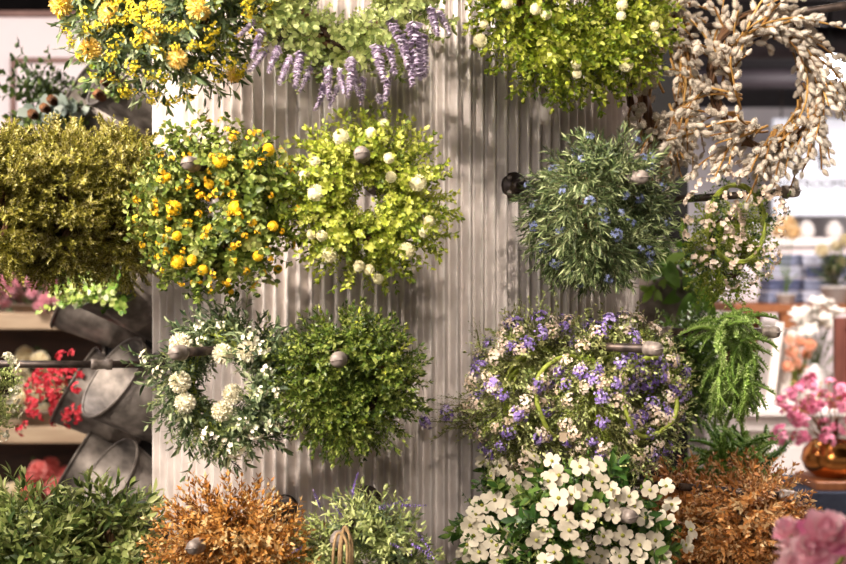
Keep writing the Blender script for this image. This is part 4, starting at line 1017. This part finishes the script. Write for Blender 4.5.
# white counter with round lamps far behind
d3 = 3600; z3 = zb(238, d3); xl, xr = at(700, 0, d3).x, at(930, 0, d3).x
T = thing('white_counter', 'long pale counter under the restroom sign, far right', 'counter', ((xl+xr)/2, d3*U, 0)); ox = T.location.x
g = Geo(); g.box((xl-ox, -.05, z3-.08), (xr-ox, .7, z3), bev=.01); obj('worktop', g, M['cabinet'], T, False)
g = Geo(); g.box((xl-ox+.05, 0, 0), (xr-ox, .65, z3-.08)); obj('body', g, M['pink_wall'], T, False)
for i, px in enumerate((752, 774, 806, 834)):
    g = Geo(); rr = sz(9, d3); g.lathe([(0, 0), (rr*.6, 0), (rr, rr*.7), (rr*.9, rr*1.5), (rr*.5, rr*1.9), (rr*.45, rr*2.1), (rr*.38, rr*2.1), (rr*.4, rr*1.8), (0, rr*.3)], 20)
    o = obj('white_vase', g, M['potw']); o.location = (at(px, 0, d3+100).x, (d3+100)*U, z3+.001)
    tag(o, 'round white vase on the pale counter, %s from the left' % ['first', 'second', 'third', 'fourth'][i], 'vase', 'round white vases on the counter')
# plants
M['tulip'] = mleaf('white_tulip_petal', ['#5f7a34', '#ddd2c2', '#eee6da', '#f5efe6', '#faf6f0'], .6, .2, .2)
def tulip(r):
    g = Geo(); a = np.arange(6)*PI/3; d_ = np.stack([np.cos(a)*.5, np.sin(a)*.5, np.full(6, 1.0)], -1)
    g.inst(leaf(.85, .2, .35, .5, .6, .15), d_, np.stack([np.cos(a)*.22, np.sin(a)*.22, 0*a-.5], -1), 1.3, np.stack([-np.cos(a), -np.sin(a), 0*a], -1)); g.sphere((0, 0, 0), .42, 8, 6, .5); return g
meshes('tulip', 'tulip', tulip)
d4 = 2250
rb = thing('plant_bench', 'low wooden bench behind the white cabinet holding potted tulips', 'bench', (at(815, 0, d4).x, d4*U, 0))
zbn = zb(395, d4)
g = Geo(); g.box((-.28, -.2, zbn-.05), (.5, .2, zbn), bev=.005); obj('seat', g, M['orangew'], rb, False)
for xx in (-.26, .43):
    for yy in (-.18, .12): g = Geo(); g.box((xx, yy, 0), (xx+.05, yy+.06, zbn-.05)); obj('leg', g, M['orangew'], rb, False)
potted('tulip_pot', 'white tulips in a pot, right background', 816, 394, d4, 34, 'tulip', [(803, 322), (812, 312), (822, 318), (818, 303), (828, 325), (808, 332), (797, 330), (826, 303), (834, 312), (815, 326), (838, 330), (800, 315)], 'tulip', .055, pxs(20, 798, 842, 325, 372, 2230, 2290, 41), 'ferndk', 42, 'potw', 22)
M['apricot'] = mleaf('apricot_bloom', ['#6a7a34', '#e08a5c', '#eeaa84', '#f4c2a6', '#f6d6c2'], .7, .2, .2)
M['palebloom'] = mleaf('pale_orange_petal', ['#6a7a34', '#e4b070', '#f0cc94', '#f6dcb0', '#f8e6c8'], .7, .2, .2)
meshes('palebloom', 'palebloom', lambda r: pompom(110, .7, .42, .3, r))
meshes('aprb', 'apricot', lambda r: pompom(110, .7, .42, .3, r))
potted('apricot_flower_pot', 'apricot and salmon flowers in a pot beside the white jars', 797, 406, 2080, 26, 'aprb', [(800, 342), (792, 352), (806, 354), (797, 362), (810, 345), (790, 340), (788, 366), (803, 370)], 'bloom', .032, pxs(14, 786, 812, 350, 392, 2060, 2120, 43), 'fern', 44, 'potw', 14)
potted('yellow_flower_pot', 'pale orange flower on the wooden table under the restroom sign', 786, 304, d2+40, 20, 'palebloom', [(787, 224), (793, 232), (780, 230)], 'bloom', .06, pxs(5, 782, 792, 255, 290, d2+20, d2+60, 45), 'fern', 46, 'potw', 10)
potted('white_rose_bush', 'dark leafed plant with white blooms on the wooden table at the right edge', 836, 304, d2+40, 30, 'ivory', [(822, 250), (836, 246), (842, 262), (845, 240), (830, 270)], 'bloom', .04, pxs(26, 814, 860, 242, 280, d2, d2+70, 47), 'deep', 48, 'potw', 18)
# white jars
for i, (px, w) in enumerate(((815, 26), (838, 22))):
    d5 = 2000; g = Geo(); rr = sz(w/2, d5); hh = sz(36 if i == 0 else 32, d5)
    jt = thing('white_jar', ['wide white ceramic jar on the white cabinet', 'narrow white ceramic jar on the cabinet at the right edge'][i], 'jar', (at(px, 0, d5).x, d5*U, ZC+.001), group='white jars on the cabinet')
    g.lathe([(0, 0), (rr*.85, 0), (rr, hh*.1), (rr, hh*.78), (rr*.8, hh*.88), (rr*.78, hh*.9), (0, hh*.9)], 24); obj('body', g, M['potw'], jt)
    g = Geo().lathe([(rr*.82, hh*.9), (rr*.84, hh*.95), (rr*.3, hh*1.02), (rr*.2, hh*1.1), (0, hh*1.12)], 24); obj('lid', g, M['potw'], jt)
# brown box at the edge
M['redwood'] = mplain('reddish_wood', ['#5a2f24', '#704034'], .5, 0, 6, (6, 6, 1))
q = at(837, 406, 1930); g = Geo(); h = zb(318, 1930)-ZC
T = thing('framed_picture', 'reddish brown wooden picture frame standing on the cabinet at right edge', 'picture frame', (q.x, 1930*U+.03, ZC+.001))
g.box((0, 0, 0), (.05, .03, h), bev=.003); g.box((.35, 0, 0), (.40, .03, h), bev=.003); g.box((.05, 0, 0), (.35, .03, .05), bev=.003); g.box((.05, 0, h-.05), (.35, .03, h), bev=.003); obj('frame', g, M['redwood'], T, False)
g = Geo(); g.box((.05, .018, .05), (.35, .028, h-.05)); obj('backing', g, M['redwood'], T, False)
# leaning pale boards
for i, px in enumerate((758, 772)):
    d6 = 2080+i*25; q = at(px, 407, d6); h = zb(322+8*i, d6)-ZC
    g = Geo(); a_ = .17
    Vv = [(0, 0, 0), (.045, 0, 0), (.045+h*a_, 0.06, h), (h*a_, 0.06, h)]; Vv = Vv+[(x, y+.28, z_) for x, y, z_ in Vv]
    g.add(Vv, None, [(0, 1, 2, 3), (7, 6, 5, 4), (0, 4, 5, 1), (1, 5, 6, 2), (2, 6, 7, 3), (3, 7, 4, 0)])
    o = obj('canvas_panel', g, M['frame_w'], None, False); o.location = (q.x, d6*U-.14, ZC+.001)
    tag(o, ['pale canvas panel leaning right, nearest the green fern wreath', 'pale canvas panel leaning right, nearest the honey wood table leg'][i], 'canvas panel', 'leaning canvas panels on the cabinet')
# copper pot on a wooden board on navy cloth table
d7 = 1560; z7 = zb(474, d7); xl, xr = at(782, 0, d7).x, at(900, 0, d7).x
T = thing('cloth_table', 'small table under a navy cloth in front of the white cabinet', 'table', ((xl+xr)/2, d7*U, 0)); ox = T.location.x
z8 = z7-.035
g = Geo(); g.box((xl-ox, -.22, z8-.04), (xr-ox, .22, z8), bev=.01); obj('tabletop', g, M['navy'], T, False)
n_ = 90; per = [(xl-ox, -.225), (xr-ox, -.225), (xr-ox, .225), (xl-ox, .225)]
g = Geo(); ring_ = []
for i in range(4):
    a_, b_ = np.array(per[i]), np.array(per[(i+1) % 4])
    for s_ in range(24): ring_.append(a_+(b_-a_)*s_/24)
ring_ = np.array(ring_); nn_ = len(ring_); Vv = []
for zz, fl in ((z8-.002, 0), (z8-.2, .012), (z8-.6, .02)):
    for i, p_ in enumerate(ring_):
        q_ = p_*(1+fl*(1.2+math.sin(i*1.3))); Vv.append((q_[0], q_[1], zz))
g.add(Vv, None, [(l*nn_+i, l*nn_+(i+1) % nn_, (l+1)*nn_+(i+1) % nn_, (l+1)*nn_+i) for l in range(2) for i in range(nn_)])
obj('cloth_skirt', g, M['navy'], T)
for xx in (xl-ox+.03, xr-ox-.07):
    for yy in (-.18, .14): g = Geo(); g.box((xx, yy, 0), (xx+.04, yy+.04, z8-.04)); obj('leg', g, M['dkwood'], T, False)
g = Geo(); g.box((-.15, -.13, 0), (.16, .13, .034), bev=.004); o = obj('wooden_board', g, M['orangew'], None, False); o.location = (at(838, 0, d7).x, d7*U-.06, z8+.001)
tag(o, 'honey wooden board under the copper pot', 'board')
base = Vector((at(826, 0, d7).x, d7*U-.06, z7+.001))
T = thing('copper_pot', 'round polished copper pot of pink blossoms on the wooden board', 'potted flowers', base)
rr = sz(29, d7); hh = sz(34, d7)
g = Geo().lathe([(0, 0), (rr*.55, 0), (rr*.86, hh*.2), (rr*1.0, hh*.5), (rr*.92, hh*.78), (rr*.72, hh*.97), (rr*.76, hh*1.03), (rr*.7, hh*1.03), (rr*.66, hh*.95), (rr*.85, hh*.75), (0, hh*.6)], 36); obj('pot', g, M['copper'], T)
M['pinkbl'] = mleaf('pink_blossom_petal', ['#7a5a44', '#c04a72', '#dd6c90', '#ea92ae', '#f4bccc'], .6, .25, .3)
meshes('pinkbl', 'pinkbl', lambda r: umbel(9, FL5, r, 1.0, .5, .03))
top = base+Vector((0, 0, hh*.9)); r_ = np.random.RandomState(77); tips = []
while len(tips) < 78:
    x, y = r_.uniform(773, 862), r_.uniform(376, 442)
    if ((x-818)/44)**2+((y-432)/54)**2 < 1: tips.append(at(x, y, d7-20+r_.uniform(-55, 60)))
bunch_sprigs(T, top, 'stems', SP['wispy'], 'rust', tips[:40], 78, lenf=.5)
for p_ in tips: place(T, 'pink_blossom', 'pinkbl', p_, norm(np.array(p_-top)), .024*r_.uniform(.8, 1.2), r_)
# foreground pink peonies in a vase below the frame
M['peony'] = mleaf('peony_petal', ['#6a7a40', '#e07aa6', '#f4b6c6', '#f8d0d6', '#fae6e2'], .6, .3, .3)
def peony(r):
    g = Geo(); n = 34; f = fib(n); f = f[f[:, 2] > -.55]; m = len(f)
    g.inst([x for x in [leaf(.95, .25, -.35, .55, .6, .35)]][0], norm(f+[0, 0, .35]), f*.25, r.uniform(.75, 1.0, m), (0, 0, 1), r.normal(0, .2, m)); return g
meshes('peony', 'peony', peony)
d9 = 560; base = at(822, 705, d9)
base = at(822, 640, d9)
T = thing('peony_vase', 'blurred pink peonies close to the camera in the lower right corner', 'vase of flowers', base)
rr = sz(34, d9); hh = sz(60, d9)
g = Geo().lathe([(0, 0), (rr*.7, 0), (rr, hh*.3), (rr*.9, hh*.7), (rr*.6, hh*.92), (rr*.7, hh), (rr*.62, hh), (rr*.5, hh*.9), (0, hh*.5)], 28); obj('vase', g, M['potw'], T)
top = base+Vector((0, 0, hh*.9)); st = Geo()
for (x, y, s_) in ((800, 550, 27), (826, 538, 28), (850, 548, 28), (800, 570, 25), (790, 534, 18), (835, 572, 28), (812, 552, 22)):
    p_ = at(x, y, d9+rs.uniform(-25, 25)); place(T, 'peony', 'peony', p_, norm(np.array(p_-top)+[0, -.04, .02]), sz(s_*.86, d9))
    st.tube([np.array(top-base), np.array((top+p_)/2-base), np.array(p_-base)], .003, 5, 0)
obj('stems', st, M['stemgreen'], T)
g = Geo(); tz = base.z; Tt = thing('plinth', 'narrow white plinth under the peony vase, below the frame', 'plinth', (base.x, base.y, 0))
g.box((-.14, -.14, 0), (.14, .14, tz-.03), bev=.005); obj('body', g, M['cabinet'], Tt, False)
g = Geo(); g.box((-.16, -.16, tz-.03), (.16, .16, tz-.001), bev=.005); obj('top', g, M['cabinet'], Tt, False)

# ------------------------------------------------------------------ LIGHT
def area(name, loc, tgt, size, power, col, shape='DISK'):
    l = bpy.data.lights.new(name, 'AREA'); l.shape = shape; l.size = size; l.energy = power; l.color = col
    o = bpy.data.objects.new(name, l); C.objects.link(o); o.location = loc
    o.rotation_euler = (Vector(tgt)-Vector(loc)).to_track_quat('-Z', 'Y').to_euler(); return o
warm = (1.0, .88, .77)
def spot(name, loc, tgt, power, col, ang=60, size=.05, blend=.6):
    l = bpy.data.lights.new(name, 'SPOT'); l.energy = power; l.color = col; l.spot_size = R(ang); l.spot_blend = blend; l.shadow_soft_size = size
    o = bpy.data.objects.new(name, l); C.objects.link(o); o.location = loc
    o.rotation_euler = (Vector(tgt)-Vector(loc)).to_track_quat('-Z', 'Y').to_euler(); return o
spot('track_spot_key', (-2.5, 0.8, 3.35), (-.1, 2.8, 2.0), 900, warm, 62, .07, 1.0)
spot('track_spot_front', (-1.9, -.1, 3.35), (-.2, 2.8, 2.05), 640, warm, 54, .07, 1.0)
spot('track_spot_right', (.35, 0.2, 3.35), (.6, 2.9, 2.0), 300, warm, 54, .06, 1.0)
spot('track_spot_left', (-2.6, 1.7, 3.35), (-.9, 3.2, 1.6), 210, warm, 62, .06)
area('front_fill', (-1.2, -1.4, 3.3), (0, 2.8, 1.3), 2.0, 90, (1, .9, .84))  # added soft fill from the camera side, no actual fixture
area('shelf_fill', (-2.6, 4.1, 3.3), (-2.3, 6.2, 1.2), 1.0, 150, (1, .92, .9))  # added fill to brighten the left shelves and blush wall
area('right_fill', (2.2, 4.6, 3.4), (2.2, 5.6, .8), 1.6, 260, (1, .9, .86))  # invented area light that lifts the cabinet and table background
area('back_fill', (3.6, 9.0, 3.4), (3.6, 11.5, 1.0), 2.0, 170, (1, .92, .91))  # extra unseen light brightening the far wall and counter
w = bpy.data.worlds.new('store'); bpy.context.scene.world = w; w.use_nodes = True
w.node_tree.nodes['Background'].inputs[0].default_value = (1, .88, .81, 1); w.node_tree.nodes['Background'].inputs[1].default_value = .27

cam = bpy.data.cameras.new('camera'); co = bpy.data.objects.new('camera', cam); C.objects.link(co)
co.location = (0, 0, CZ); co.rotation_euler = (PI/2, 0, 0); cam.sensor_width = 36; cam.lens = F/846*36; cam.clip_start = .05
cam.dof.use_dof = True; cam.dof.focus_distance = 2.62; cam.dof.aperture_fstop = 2.8
sc = bpy.context.scene; sc.camera = co
sc.view_settings.view_transform = 'Standard'; sc.view_settings.look = 'None'; sc.view_settings.gamma = 1; sc.view_settings.exposure = 0.2
sc.view_settings.use_curve_mapping = False
